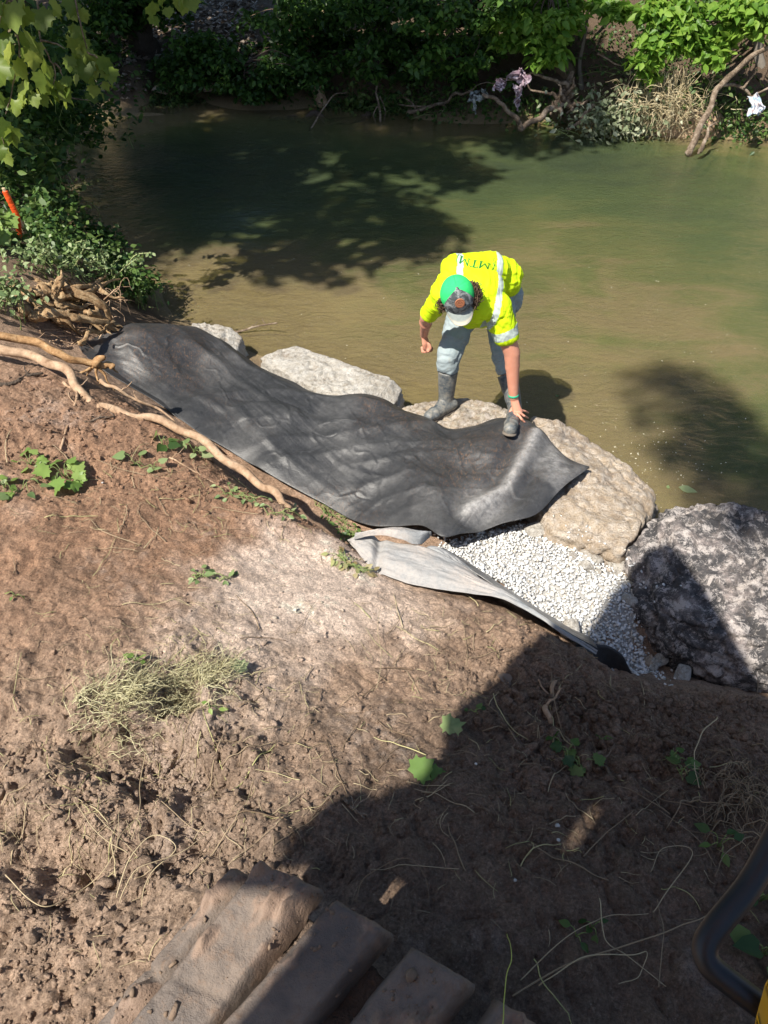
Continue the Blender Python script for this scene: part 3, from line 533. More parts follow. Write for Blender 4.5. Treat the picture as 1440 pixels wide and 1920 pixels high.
# ---------------- person
class Blob:
    def __init__(s): s.bm = bmesh.new()
    def ell(s, c, r, axes=None):
        m = Matrix.Translation(Vector(c)) @ ((axes.to_4x4() if axes else Matrix.Identity(4)) @ Matrix.Diagonal((*r, 1)))
        bmesh.ops.create_uvsphere(s.bm, u_segments=24, v_segments=14, radius=1, matrix=m); return s
    def cone(s, a, b, ra, rb, side=None, ratio=1., caps=True, flat=False):
        a = Vector(a); b = Vector(b); d = (b-a).normalized(); u = (side-d*side.dot(d)).normalized() if side is not None else d.orthogonal().normalized(); w = d.cross(u); n = 22
        rings = []
        L = (b-a).length; st = []
        if not flat: st += [(-math.sin(t)*ra, math.cos(t)*ra) for t in (1.4, 1.0, .6, .3)]
        st += [(0, ra), (L, rb)]
        if not flat: st += [(L+math.sin(t)*rb, math.cos(t)*rb) for t in (.3, .6, 1.0, 1.4)]
        for (h, r) in st: rings.append([s.bm.verts.new(a+d*h+(u*math.cos(k*2*math.pi/n)+w*math.sin(k*2*math.pi/n)*ratio)*r) for k in range(n)])
        for p, q in zip(rings, rings[1:]):
            for k in range(n): s.bm.faces.new((p[k], p[(k+1) % n], q[(k+1) % n], q[k]))
        s.bm.faces.new(rings[0][::-1]); s.bm.faces.new(rings[-1]); return s
    def chain(s, pts, rs, **k):
        for i in range(len(pts)-1): s.cone(pts[i], pts[i+1], rs[i], rs[i+1], **k)
        return s
    def done(s, name, m, vox, smooth=3, parent=None):
        bmesh.ops.recalc_face_normals(s.bm, faces=s.bm.faces[:]); me = bpy.data.meshes.new(name); s.bm.to_mesh(me); s.bm.free(); o = link(name, me); remesh(o, vox, smooth)
        o.data.materials.clear(); o.data.materials.append(m); o.data.polygons.foreach_set('use_smooth', np.ones(len(o.data.polygons), bool))
        if parent: o.parent = parent
        return o
def wrinkle(o, amp, along, f_al=6, f_ac=24, seed=0, mask=None, sharp=True):
    """folds: noise stretched across direction 'along'"""
    V = vco(o.data); N = vno(o.data); a = np.array(Vector(along).normalized()); t = V@a; Q = V-t[:, None]*a
    w = .04*fbm(V[:, 0]*9, V[:, 1]*9, V[:, 2]*9, s=seed+30, o=2)
    n = fbm((t+w)*f_ac, Q[:, 0]*f_al+Q[:, 1]*f_al, Q[:, 2]*f_al, s=seed, o=3)
    n = (.5-np.abs(n)*1.9) if sharp else n
    setco(o.data, V+N*(amp*n*(1 if mask is None else mask(V)))[:, None])
person = thing('person', 'person in a yellow safety shirt and green cap bending over to press the black fabric', 'person')
J = dict(hip=P(905, 556, 1.22), shR=P(833, 552, 1.50), shL=P(932, 578, 1.40), elR=P(800, 594, 1.25), wrR=P(795, 628, .99), haR=P(798, 643, .93),
         elL=P(960, 662, 1.09), wrL=P(963, 744, .76), haL=P(969, 768, .68),
         hR=P(880, 572, 1.18), hL=P(938, 572, 1.16), kR=P(842, 668, .88), aR=P(836, 752, .50), tR=P(806, 784, .455), heR=P(846, 762, .455),
         kL=P(944, 668, .88), aL=P(960, 768, .60), tL=P(957, 811, .565), heL=P(964, 780, .555),
         neck=P(872, 548, 1.555), head=P(857, 548, 1.62))
J['hip'].y += .12
for k in ('hR', 'hL'): J[k].y += .10
for k, px, py in (('tL', 956, 808), ('heL', 965, 778)):
    z_ = .58
    for _ in range(6): q_ = P(px, py, z_); z_ = fabz(q_.x, q_.y)+.036
    J[k] = P(px, py, z_)

J['aL'] = J['heL']+Vector((-.004, .03, .055))
sh0, sh1 = J['shR'], J['shL']; mid = (sh0+sh1)/2; side = (sh1-sh0).normalized()
back = P(885, 512, 1.575); back.y = 4.62; low = P(905, 530, 1.44); low.y = 4.78
skin = simple('skin', (.55, .25, .17), .5, .4, .12, 14, .2, .003)
a = M('skin_tanned'); n = a.noise(16, 5, .6); ss = a.mix(n, (.50, .20, .125), (.66, .33, .23)); skin = a.fin(ss, .48, a.bump(a.noise(120, 3, .6), .15, .002), .4)
a.b.inputs['Subsurface Weight'].default_value = .12; a.b.inputs['Subsurface Radius'].default_value = (.012, .005, .003)
# head frame
cz = (Vector((0, 0, CAMH))-J['head']).normalized(); upv = Vector((0, .707, .707)); upv = (upv-cz*upv.dot(cz)).normalized(); rt = upv.cross(cz).normalized()
roll = R(11); fwd = (-upv*math.cos(roll)+rt*math.sin(roll)); crown = (cz*.95+upv*.30).normalized(); fwd = (fwd-crown*fwd.dot(crown)).normalized(); hx = crown.cross(fwd).normalized()
HM = Matrix((hx, fwd, crown)).transposed()       # columns: side, forward(face), crown
H = lambda x, y, z: hc+hx*x+fwd*y+crown*z
hc = J['head']-crown*.05
b = Blob()
b.ell(hc, (.078, .098, .105), HM).ell(H(0, .02, -.07), (.06, .07, .075), HM).ell(H(0, .062, -.12), (.032, .028, .025), HM)
b.cone(H(0, .095, -.01), H(0, .118, -.045), .009, .014)                       # nose
for s in (-1, 1): b.ell(H(s*.083, -.01, -.03), (.012, .022, .034), HM); b.ell(H(s*.03, .083, -.002), (.02, .012, .008), HM)
b.ell(H(0, .088, -.083), (.026, .014, .008), HM).ell(H(0, .084, -.096), (.022, .014, .007), HM)
b.cone(H(0, -.03, -.06), J['neck']+Vector((0, .06, -.05)), .058, .068)
b.cone(sh0, sh1, .075, .075).cone(mid+Vector((0, .03, 0)), back-Vector((0, 0, .12)), .13, .14, side=side, ratio=.8).cone(back-Vector((0, 0, .12)), J['hip'], .14, .145, side=side, ratio=.8)
for s, h in ((1, 'hR'), (1, 'hL')): b.ell(J[h], (.10, .11, .11))
b.chain([J['shR'], J['elR'], J['wrR']], [.062, .046, .029]); b.ell(J['elR']*.72+J['wrR']*.28, (.047, .045, .06))
b.chain([J['shL'], J['elL'], J['wrL']], [.068, .056, .033]); b.ell(J['elL']*.72+J['wrL']*.28, (.052, .048, .07)); b.ell(J['elL']*.4+J['shL']*.6, (.06, .055, .08))
for A_, K_, An in (('hR', 'kR', 'aR'), ('hL', 'kL', 'aL')): b.chain([J[A_], J[K_], J[An]], [.09, .06, .042])
for An, T_, He in (('aR', 'tR', 'heR'), ('aL', 'tL', 'heL')): b.chain([J[He], J[T_]], [.035, .032])
# left hand, palm down on the cloth, five fingers spread
w = J['wrL']; p0 = J['haL']
b.cone(w, p0, .028, .033, side=Vector((1, 0, 0)), ratio=.62)
b.cone(p0, P(971, 772, .665), .034, .036, side=Vector((1, .1, 0)), ratio=.5)
zf = lambda px, py: fabz(*P(px, py, .6)[:2])
def finger(a, m_, t, r): b.chain([a, m_, t], [r, r*.92, r*.75])
def fp(px, py, z): return P(px, py, z)
for (ax, ay, mx_, my, tx, ty, r) in ((961, 764, 956, 774, 957, 786, .0115), (965, 775, 969, 788, 974, 798, .0105), (971, 776, 978, 786, 984, 792, .0105), (975, 774, 983, 780, 990, 784, .010), (977, 769, 985, 771, 991, 774, .009)):
    zt = fabz(*P(tx, ty, .6)[:2])+.008; zt = min(max(zt, .56), .62)
    finger(fp(ax, ay, .672), fp(mx_, my, max(.65, zt+.02)), fp(tx, ty, zt), r)
# right hand, loosely curled
w = J['wrR']; p0 = J['haR']; b.cone(w, p0, .027, .034, side=Vector((.6, .8, 0)), ratio=.65); b.cone(p0, p0+Vector((.004, .0, -.03)), .034, .032, side=Vector((.6, .8, 0)), ratio=.65)
for k in range(4):
    o_ = p0+Vector((-.026+.019*k, .012-.004*k, -.048+.004*k)); l = (.034, .038, .035, .028)[k]
    b.chain([o_, o_+Vector((.006, -.018, -l*.75)), o_+Vector((.018, -.002, -l*.95)), o_+Vector((.022, .018, -l*.55))], [.0105, .010, .009, .008])
b.chain([p0+Vector((.024, -.012, .005)), p0+Vector((.036, -.026, -.028)), p0+Vector((.02, -.03, -.055))], [.0125, .0115, .0095])
body = b.done('body', skin, .0055, 3, person)
# shirt
a = M('hi_vis_cloth'); co = a.coord(); bd = a.attr('band')
yc = a.mix(a.noise(9, 3, .6, co), (.52, .74, .008), (.62, .83, .012)); yc = a.mix(a.ramp(a.noise(30, 5, .7, co), [(.6, 0.), (.8, .25)]), yc, (.40, .50, .06))
sc = a.mix(a.noise(30, 4, .7, co), (.32, .39, .36), (.50, .56, .53)); col = a.mix(a.ramp(bd, [(.45, 0.), (.55, 1.)]), yc, sc)
hiv = a.fin(col, .75, a.bump(a.noise(500, 2, .5, co), .3, .001), .2)
b = Blob(); sd3 = side
b.cone(sh0+Vector((.01, .02, 0)), sh1+Vector((-.01, .02, 0)), .10, .10).cone(mid+Vector((0, .02, -.01)), back-Vector((0, 0, .10)), .165, .185, side=side, ratio=.78)
b.cone(back-Vector((0, 0, .10)), low-Vector((0, 0, .06)), .19, .19, side=side, ratio=.82).cone(low-Vector((0, 0, .06)), J['hip']+Vector((0, .0, .06)), .19, .185, side=side, ratio=.85)
b.ell(mid*.5+back*.5+Vector((.02, 0, -.02)), (.21, .17, .12)); b.ell(P(862, 505, 1.55), (.13, .14, .09)).ell(P(888, 502, 1.535), (.15, .13, .085)); b.ell(P(940, 520, 1.40), (.15, .14, .14)).ell(P(915, 505, 1.50), (.15, .14, .11)).ell(P(858, 506, 1.50), (.12, .11, .08)).ell(P(838, 530, 1.50), (.08, .08, .07))
sl0 = J['shR']*.3+J['elR']*.7+Vector((0, 0, .0)); b.cone(J['shR']+Vector((0, .01, .005)), sl0, .078, .070, flat=False)
b.cone(J['shR'], J['shR']*.12+J['elR']*.88, .076, .066, flat=True)
b.cone(J['shL']+Vector((0, .01, 0)), J['shL']*.45+J['elL']*.55, .10, .088, flat=False).cone(J['shL'], J['shL']*.30+J['elL']*.70, .095, .080, flat=True)
# cloth hanging at the front below the chest and at the hip
b.chain([P(905, 592, 1.25), P(880, 600, 1.18)], [.085, .06]); b.cone(P(955, 545, 1.32)+Vector((0, .1, 0)), P(962, 556, 1.22)+Vector((0, .12, 0)), .085, .07)
shirt = b.done('shirt', hiv, .0065, 22, person)
wrinkle(shirt, .007, (.75, -.1, .6), 2.5, 12, 3); wrinkle(shirt, .006, (.3, .3, .9), 3, 24, 61); wrinkle(shirt, .007, (.9, .1, -.3), 4, 27, 8, mask=lambda V: np.clip((V[:, 0]-.55)*6, .25, 1))
V = vco(shirt.data)
def axc(V, A_, B_): A_ = np.array(A_); B_ = np.array(B_); d = B_-A_; L = np.linalg.norm(d); t = (V-A_)@d/L/L; r = np.linalg.norm(V-A_-t[:, None]*d, axis=1); return t, r
band = np.zeros(len(V))
t, r = axc(V, J['shL'], J['elL']); band = np.maximum(band, ((t > .42) & (t < .60) & (r < .14)).astype(float))
t, r = axc(V, J['shR'], J['elR']); band = np.maximum(band, ((t > .45) & (t < .62) & (r < .12) & (V[:, 0] < sh0.x-.03)).astype(float)*0)
latv = (V-np.array(mid))@np.array(side)
slot = .165+.012*vnoise(V[:, 1]*8, V[:, 2]*8, s=4)
far_arm = axc(V, J['shL'], J['elL'])[0]
band = np.maximum(band, ((np.abs(latv-slot) < .021) & (far_arm < .40)).astype(float)); band = np.maximum(band, ((np.abs(latv+.115) < .018)).astype(float))
t, r = axc(V, low, J['hip']); 
for _ in range(1): pass
fattr(shirt.data, 'band', band)
# printed letters on the back, read from behind
dg = bpy.context.evaluated_depsgraph_get(); stree = BVHTree.FromObject(shirt, dg)
green_ink = simple('green_ink', (.01, .17, .035), .7)
def decal(o, org, ux, uy, nrm, tree, off, m, name, parent, bend=0.):
    me = o.data; bm = bmesh.new(); bm.from_mesh(me); bmesh.ops.triangulate(bm, faces=bm.faces[:])
    for _ in range(5):
        le = [e for e in bm.edges if e.calc_length() > .010]
        if not le: break
        bmesh.ops.subdivide_edges(bm, edges=le, cuts=1); bmesh.ops.triangulate(bm, faces=bm.faces[:])
    bm.to_mesh(me); bm.free(); V = vco(me); out = []
    for x, y, z in V:
        yy = y-bend*x*x; p = org+ux*x+uy*yy+nrm*.4; h = tree.ray_cast(p, -nrm)
        out.append(h[0] if h[0] else org+ux*x+uy*yy)
    if False: hh_ = np.array([(q-org).dot(nrm) for q in out]); X_ = V[:, 0]; Y_ = V[:, 1]-bend*V[:, 0]**2; B_ = np.stack([X_*0+1, X_, Y_, X_*X_, Y_*Y_, X_*Y_], 1); cf = np.linalg.lstsq(B_, hh_, rcond=None)[0]; ft = B_@cf+off+.004
    out = [q+nrm*off for q in out]
    setco(me, out); o.name = name; me.name = name; me.materials.clear(); me.materials.append(m); o.parent = parent; return o
def textmesh(s, size, font_bold=False):
    cu = bpy.data.curves.new('t', 'FONT'); cu.body = s; cu.size = size; cu.align_x = 'CENTER'; cu.align_y = 'CENTER'; cu.resolution_u = 3; cu.offset = .0004; cu.space_character = 1.2
    o = bpy.data.objects.new('t', cu); COL.objects.link(o); dg = bpy.context.evaluated_depsgraph_get(); me = bpy.data.meshes.new_from_object(o.evaluated_get(dg)); bpy.data.objects.remove(o)
    return link('print', me, None, None, False)
def strokes():
    bm = bmesh.new(); h = .062
    def rib(a_, b_, w):
        a_ = Vector((*a_, 0)); b_ = Vector((*b_, 0)); d = (b_-a_).normalized(); n_ = Vector((-d.y, d.x, 0))*w*.5; a_ -= d*w*.3; b_ += d*w*.3
        bm.faces.new([bm.verts.new(q) for q in (a_-n_, b_-n_, b_+n_, a_+n_)])
    for x0 in (-.095, .045):
        w_ = .055
        for p, q, w in (((0, 0), (0, h), .006), ((0, h), (w_*.5, h*.25), .010), ((w_*.5, h*.25), (w_, h), .006), ((w_, h), (w_, 0), .011), ((-.009, 0), (.009, 0), .005), ((w_-.012, 0), (w_+.012, 0), .005)): rib((x0+p[0], p[1]-h/2), (x0+q[0], q[1]-h/2), w)
    for p, q, w in (((0, 0), (0, h), .011), ((-.026, h), (.026, h), .006), ((-.026, h), (-.028, h*.78), .005), ((.026, h), (.028, h*.78), .005), ((-.010, 0), (.010, 0), .005)): rib((p[0]+.002, p[1]-h/2), (q[0]+.002, q[1]-h/2), w)
    for s_ in (-1, 1):
        c_ = [(s_*(.118+.012*math.cos(t)), .04*math.sin(t)) for t in (-1.2, -.6, 0, .6, 1.2)]
        for p, q in zip(c_, c_[1:]): rib(p, q, .005)
    me = bpy.data.meshes.new('print'); bm.to_mesh(me); bm.free(); return link('print', me, None, None, False)
nb = (Vector((0, 0, CAMH))-P(890, 490, 1.6)).normalized()
nb = (nb+Vector((0, .15, .28))).normalized(); hit = stree.ray_cast(Vector((0, 0, CAMH)), (P(890, 494, 1.6)-Vector((0, 0, CAMH))).normalized())
torg = hit[0] if hit[0] else P(888, 490, 1.6); uxx = -(side+Vector((0, .0, -.0))).normalized(); uyy = uxx.cross(nb)*-1
uyy = (uyy-nb*uyy.dot(nb)).normalized(); uyy = uyy if uyy.y < 0 else -uyy
sc_ = bmesh.new(); t_ = strokes(); t_.data.transform(Matrix.Diagonal((1, .95, 1, 1))); decal(t_, torg, uxx, uyy, nb, stree, .003, green_ink, 'printed_letters', shirt, bend=1.6)
lg = Tubes()
for k in range(7):
    x0 = -.135+.004*k; lg.add([(x0, -.01-.01*k, 0), (x0-.012+.008*(k % 3), -.022-.01*k, 0), (x0-.004+.014*((k+1) % 2), -.03-.009*k, 0)], .0014, .0008, seg=4, n=6)
lo = lg.build('printed_emblem', green_ink); decal(lo, torg, uxx, uyy, nb, stree, .002, green_ink, 'printed_emblem', shirt, bend=1.2)
# jeans
a = M('wet_denim'); co = a.coord(); n = a.noise(8, 6, .7, co); c = a.mix(n, (.17, .22, .24), (.40, .46, .47)); c = a.mix(a.ramp(a.noise(20, 5, .7, co), [(.55, 0.), (.7, .5)]), c, (.30, .27, .22))
denim = a.fin(c, .85, a.bump(a.noise(300, 2, .6, co), .4, .0015, a.bump(a.noise(30, 4, .6, co), .4, .006)), .2)
b = Blob()
b.ell(J['hip']+Vector((0, .02, -.03)), (.19, .15, .15)).cone(J['hR']+Vector((0, 0, .02)), J['kR'], .122, .088).cone(J['hL']+Vector((0, 0, .02)), J['kL'], .118, .084)
kb = J['kR']*.72+J['aR']*.28; b.cone(J['kR'], kb, .088, .082, flat=True); kl = J['kL']*.66+J['aL']*.34; b.cone(J['kL'], kl, .084, .070, flat=True)
b.ell(P(962, 575, 1.16)+Vector((0, .12, 0)), (.085, .09, .12))
jeans = b.done('jeans', denim, .007, 4, person)
wrinkle(jeans, .013, (J['kR']-J['hR']), 3, 13, 15); wrinkle(jeans, .007, (.5, .3, -.8), 8, 26, 18)
# boots
a = M('muddy_rubber'); co = a.coord(); c = a.mix(a.ramp(a.noise(14, 6, .75, co), [(.4, 0.), (.62, 1.)]), (.045, .06, .075), (.19, .19, .175)); c = a.mix(a.ramp(a.noise(36, 4, .7, co), [(.5, 0.), (.7, .7)]), c, (.30, .27, .22))
rub = a.fin(c, .5, a.bump(a.noise(60, 5, .7, co), .4, .004), .5)
for (K_, An, T_, He, f) in (('kR', 'aR', 'tR', 'heR', .30), ('kL', 'aL', 'tL', 'heL', .36)):
    b = Blob(); top = J[K_]*(1-f)+J[An]*f+Vector((0, 0, 0)); hh = Vector((0, 0, .012))
    b.cone(top, J[An], .076, .056, flat=True).cone(J[An], J[He]+hh*2, .056, .05).cone(J[He]+hh*1.6, J[T_]+hh*1.5, .048, .047).ell(J[T_]*.8+J[He]*.2+hh*2, (.052, .058, .045)).cone(J[An], J[T_]*.6+J[He]*.4+hh*2, .052, .045)
    bt = b.done('boot', rub, .006, 3, person); wrinkle(bt, .006, (J[An]-J[K_]), 3, 22, 33, mask=lambda V: np.exp(-((V[:, 2]-J[An].z-.03)/.06)**2))
    dr = (J[T_]-J[He]); dr.z = 0; dr.normalize(); sl = Blob(); s_ = dr.cross(Vector((0, 0, 1)))
    sl.cone(J[He]-hh*1.6, J[T_]-hh*1.2+dr*.012, .050, .052, side=s_, ratio=.3); sl.done('boot_sole', simple('mud_caked_sole', (.16, .135, .11), .9), .006, 1, bt)
# wristband
wv = (J['wrL']-J['elL']).normalized(); wb = Tubes(); u_ = wv.orthogonal().normalized(); v_ = wv.cross(u_); cb = J['wrL']-wv*.012
ring = [cb+(u_*math.cos(t)+v_*math.sin(t))*.033 for t in np.linspace(0, 2*math.pi, 20)]
V_, Q_, T_ = tube_arr(ring, .0055, .0055, n=40, seg=8); V_ = (V_-np.array(cb)); al = V_@np.array(wv); V_ = V_+al[:, None]*np.array(wv)*.6+np.array(cb)
link('wristband', mesh_np('wristband', V_, [Q_, T_]), simple('green_band', (.03, .35, .2), .6), person)
# cap
a = M('cap_green'); c_ = a.mix(a.noise(20, 4), (.02, .50, .11), (.05, .66, .20)); capg = a.fin(c_, .85, a.bump(a.noise(400, 2), .5, .0015), .2)
a = M('cap_grey'); c_ = a.mix(a.ramp(a.noise(22, 5, .7, dist=.6), [(.44, 0.), (.6, 1.)]), (.06, .07, .075), (.30, .32, .32)); capd = a.fin(c_, .85, a.bump(a.noise(300, 3), .5, .002), .2)
a = M('cap_peak'); pk = a.attr('edge'); c_ = a.mix(a.noise(60, 4, .7), (.17, .20, .19), (.30, .33, .31)); c_ = a.mix(pk, c_, (.52, .47, .37)); capb = a.fin(c_, .9, a.bump(a.noise(300, 3), .5, .002), .2)
cr0 = hc+crown*.012
def dome(phi0, phi1, th0, th1, rr, nP=60, nT=26, prof=None):
    ph, th = np.meshgrid(np.linspace(phi0, phi1, nP), np.linspace(0, 1, nT)); thm = th0+(th1-th0)*th
    if prof is not None: thm = thm*0+th*prof(ph)
    rx = .104*rr; ry = .117*rr; rz = .112*rr; s = np.sin(thm)
    x_ = rx*s*np.sin(ph); y_ = ry*s*np.cos(ph); z_ = rz*np.cos(thm)**.9 if False else rz*np.cos(thm)
    return np.stack([x_, y_, z_], -1).reshape(-1, 3), grid_faces(nP, nT)
def toH(V): return V@np.array([list(hx), list(fwd), list(crown)])+np.array(cr0)
V_, Q_ = dome(-math.pi, math.pi, .01, 1.62, 1.0, 96, 30)
x_, y_, z_ = V_.T; seam = np.minimum.reduce([np.abs(np.arctan2(x_, y_)-k*math.pi/3) for k in range(-3, 4)]); rad = np.hypot(x_, y_)
V_ *= (1-.018*np.exp(-(seam*rad/.004)**2)*np.clip(rad*20, 0, 1)+.022*fbm(x_*14, y_*14, z_*14, s=6, o=3))[:, None]
cap = link('cap', mesh_np('cap', toH(V_), Q_), capg, person); s = cap.modifiers.new('s', 'SOLIDIFY'); s.thickness = .002; s.offset = -1; bake(cap)
V_, Q_ = dome(-1.08, 1.08, .05, 1.60, 1.045, 50, 34); x_, y_, z_ = V_.T
V_ *= (1+.02*fbm(x_*18, y_*18, z_*18, s=16, o=3))[:, None]
fpn = link('front_panel', mesh_np('front_panel', toH(V_), Q_), capd, cap)
bu = Blob(); bu.ell(cr0+crown*.117, (.010, .010, .006), HM); bu.done('button', capd, .002, 1, cap)
# round leather patch
pn = (fwd*.75+crown*.66).normalized(); pc = cr0+fwd*.086+crown*.088; pu = hx; pv = pn.cross(pu)
bm = bmesh.new(); bmesh.ops.create_cone(bm, cap_ends=True, segments=36, radius1=.031, radius2=.030, depth=.007); bmesh.ops.transform(bm, verts=bm.verts[:], matrix=Matrix.Translation(pc) @ Matrix((pu, pv, pn)).transposed().to_4x4())
me = bpy.data.meshes.new('patch'); bm.to_mesh(me); bm.free(); pt = link('patch', me, simple('brown_leather', (.40, .16, .08), .6), cap, smooth=False)
tb_ = Tubes()
for rr_ in (.026, .0):
    if rr_: tb_.add([pc+pn*.0035+(pu*math.cos(t)+pv*math.sin(t))*rr_ for t in np.linspace(0, 2*math.pi, 16)], .0012, n=40, seg=5)
for q in ([(-.016, -.004), (-.006, .010), (.002, -.002), (.012, .009), (.017, -.006)], [(-.014, -.010), (0, -.013), (.014, -.011)], [(-.008, .014), (.006, .016)]):
    tb_.add([pc+pn*.0035+pu*x+pv*y for x, y in q], .0014, n=16, seg=5)
tb_.build('stitching', simple('dark_leather', (.16, .06, .035), .7), cap)
# peak
nu_, nv_ = 44, 18; uu, vv = np.meshgrid(np.linspace(-1, 1, nu_), np.linspace(0, 1, nv_)); an = uu*1.02
rx0 = .106*np.sin(an); ry0 = .119*np.cos(an)-.003; out = .080*(1-np.abs(uu)**3.2)+.004
x_ = rx0*(1+.02*vv); y_ = ry0+out*vv; z_ = -.002-.012*vv*vv-.026*uu**2*(.5+.5*vv)
ed = np.clip((vv-.62)/.2, 0, 1)*np.clip(fbm(uu*3, vv*3, s=5, o=3)*2+.9, 0, 1)
pk = link('peak', mesh_np('peak', toH(np.stack([x_, y_, z_], -1).reshape(-1, 3)), grid_faces(nu_, nv_), {'edge': ed.ravel()}), capb, cap); s = pk.modifiers.new('s', 'SOLIDIFY'); s.thickness = .004; s.offset = 1; bake(pk)
# curly hair
hrs = {1: Tubes(), -1: Tubes()}; rr = random.Random(4)
for k in range(230):
    sgn = 1 if rr.random() < .86 else -1
    ph = (rr.uniform(.7, 1.95) if sgn > 0 else rr.uniform(.8, 1.5))*sgn; th = rr.uniform(1.45, 1.75); x0 = .098*math.sin(ph)*math.sin(th); y0 = -.03+.108*math.cos(ph)*math.sin(th)
    base = H(x0*.98, y0, rr.uniform(-.04, .02)); L_ = rr.uniform(.03, .085); dr = (hx*sgn*rr.uniform(.35, 1.)-crown*rr.uniform(-.25, .5)*(1 if sgn > 0 else 2)+fwd*rr.uniform(.2, 1.3)).normalized(); p1 = dr.orthogonal().normalized(); p2 = dr.cross(p1); f0 = rr.uniform(0, 6)
    pts = [base+dr*L_*t+(p1*math.cos(f0+t*14)+p2*math.sin(f0+t*14))*.010*min(1, t*3) for t in np.linspace(0, 1, 12)]
    hrs[sgn].add(pts, .0042, .0025, n=22, seg=4, tint=rr.random())
a = M('brown_hair'); hairm = a.fin(a.ramp(a.attr('tint'), [(0, (.035, .02, .012)), (1, (.12, .07, .04))]), .6, None, .4)
hrs[1].build('hair', hairm, person); hrs[-1].build('hair', hairm, person)
# ---------------- excavator (mostly outside the frame; its track, rail and cowl are in view, an unseen roof slab shaped to the shadow edge shades the ground)
exc = thing('excavator', 'muddy tracked excavator in the foreground with steel track pads, dark grab rail and yellow cowl', 'excavator')
a = M('mud_caked_steel'); co = a.coord(); n = a.noise(5, 6, .7, co, dist=.4); n2 = a.noise(28, 5, .75, co)
c = a.mix(a.ramp(n, [(.38, 0.), (.58, 1.)]), (.095, .083, .075), (.19, .155, .128)); c = a.mix(a.ramp(n2, [(.52, 0.), (.68, .8)]), c, (.17, .115, .08))
tb2 = a.attr('tint'); c = a.mix(a.math('MULTIPLY', tb2, .9), c, (.25, .175, .13))
padm = a.fin(c, a.ramp(n, [(.35, .5), (.6, .9)]), a.bump(a.noise(160, 4, .7, co), .6, .003, a.bump(n2, .7, .012)), .35)
td = Vector((.83, -.557, 0)); tn = Vector((-.557, -.83, 0)); zup = Vector((0, 0, 1))
track = Blob()
trk0 = Vector((-.115, .64, 1.95))
track.cone(trk0+tn*.42-td*.1-zup*.16, trk0+tn*.42+td*2.4-zup*.16, .2, .2, side=tn, ratio=.3, flat=True)
track = track.done('track', simple('track_steel', (.05, .04, .035), .8), .02, 0, exc)
def pad(o0, dirn, across, up, w_, l_, h_, name='track_pad', seed=0, split=None):
    vs = []; nx, ny = 40, 70; 
    bm = bmesh.new(); bmesh.ops.create_grid(bm, x_segments=nx, y_segments=ny, size=.5)
    for f in bm.faces: pass
    V = []
    for v_ in bm.verts:
        x_, y_ = v_.co.x, v_.co.y; e = max(abs(x_), 0); 
        px_ = x_*w_; py_ = (y_+.5)*l_
        ex = max(0, abs(x_)*w_-(w_/2-.022)); ey = max(0, (.5-y_-.0)*0+abs(y_)*l_-(l_/2-.022)); d_ = math.hypot(ex, ey)
        z_ = -h_*min(1, (d_/.022))**2.2*.55 if d_ > 0 else 0
        if split and abs(py_-split) < .009: z_ -= .012*(1-abs(py_-split)/.009)
        V.append((px_, py_, z_))
    bm.free()
    xs = np.linspace(-.5, .5, nx+1); 
    bm = bmesh.new(); bmesh.ops.create_grid(bm, x_segments=nx, y_segments=ny, size=.5)
    for v_, p_ in zip(bm.verts, V): v_.co = p_
    bd = [e_ for e_ in bm.edges if e_.is_boundary]; r_ = bmesh.ops.extrude_edge_only(bm, edges=bd)
    for v_ in [g for g in r_['geom'] if isinstance(g, bmesh.types.BMVert)]: v_.co.z = -h_; v_.co.x *= 1.04
    me = bpy.data.meshes.new(name); bm.to_mesh(me); bm.free(); V = vco(me)
    q = V+seed*3.1
    hh = .007*fbm(q[:, 0]*9, q[:, 1]*9, s=seed, o=5)+.012*np.clip(fbm(q[:, 0]*5, q[:, 1]*5, s=seed+40, o=4)-.1, 0, 1); cl = np.clip(fbm(q[:, 0]*14, q[:, 1]*9, s=seed+60, o=4)-.22, 0, 1); hh = hh+.004*fbm(q[:, 0]*45, q[:, 1]*45, s=seed+90, o=3)+cl*.09*np.clip(fbm(q[:, 0]*50, q[:, 1]*50, s=8, o=2)+.6, 0, 1)
    V[:, 2] += hh; V[:, 0] += .003*fbm(q[:, 1]*12, q[:, 2]*20, s=seed+3, o=3)
    W_ = np.array(o0)+V[:, :1]*np.array(dirn)+V[:, 1:2]*np.array(across)+V[:, 2:3]*np.array(up); setco(me, W_); fattr(me, 'tint', np.clip(cl*6+.15, 0, 1))
    bm = bmesh.new(); bm.from_mesh(me); bmesh.ops.recalc_face_normals(bm, faces=bm.faces[:]); bm.to_mesh(me); bm.free()
    return link(name, me, padm, track)
c2 = (P(625,1672,1.95)+P(741,1740,1.95))/2; c3 = (P(769,1760,1.95)+P(897,1838,1.95))/2; c1 = (P(478,1612,1.95)+P(592,1652,1.95))/2
n2v = (P(590,1920,1.95)-P(741,1740,1.95)).normalized()
step = c3-c2
pad(c2, (P(741,1740,1.95)-P(625,1672,1.95)).normalized(), n2v, zup, .162, .75, .10, seed=2, split=.44)
pad(c3, (P(741,1740,1.95)-P(625,1672,1.95)).normalized(), n2v, zup, .166, .75, .10, seed=3, split=.44)
for k in range(1, 4): pad(c3+step*k*1.02, step.normalized(), n2v, zup, .166, .75, .10, seed=4+k)
up1 = Vector((-.10, .06, 1)).normalized(); pad(c1+Vector((.006, 0, .005)), (P(592,1652,1.93)-P(486,1612,1.95)).normalized(), (P(350,1920,1.95)-P(560,1640,1.95)).normalized(), up1, .168, .75, .09, seed=9, split=.31)
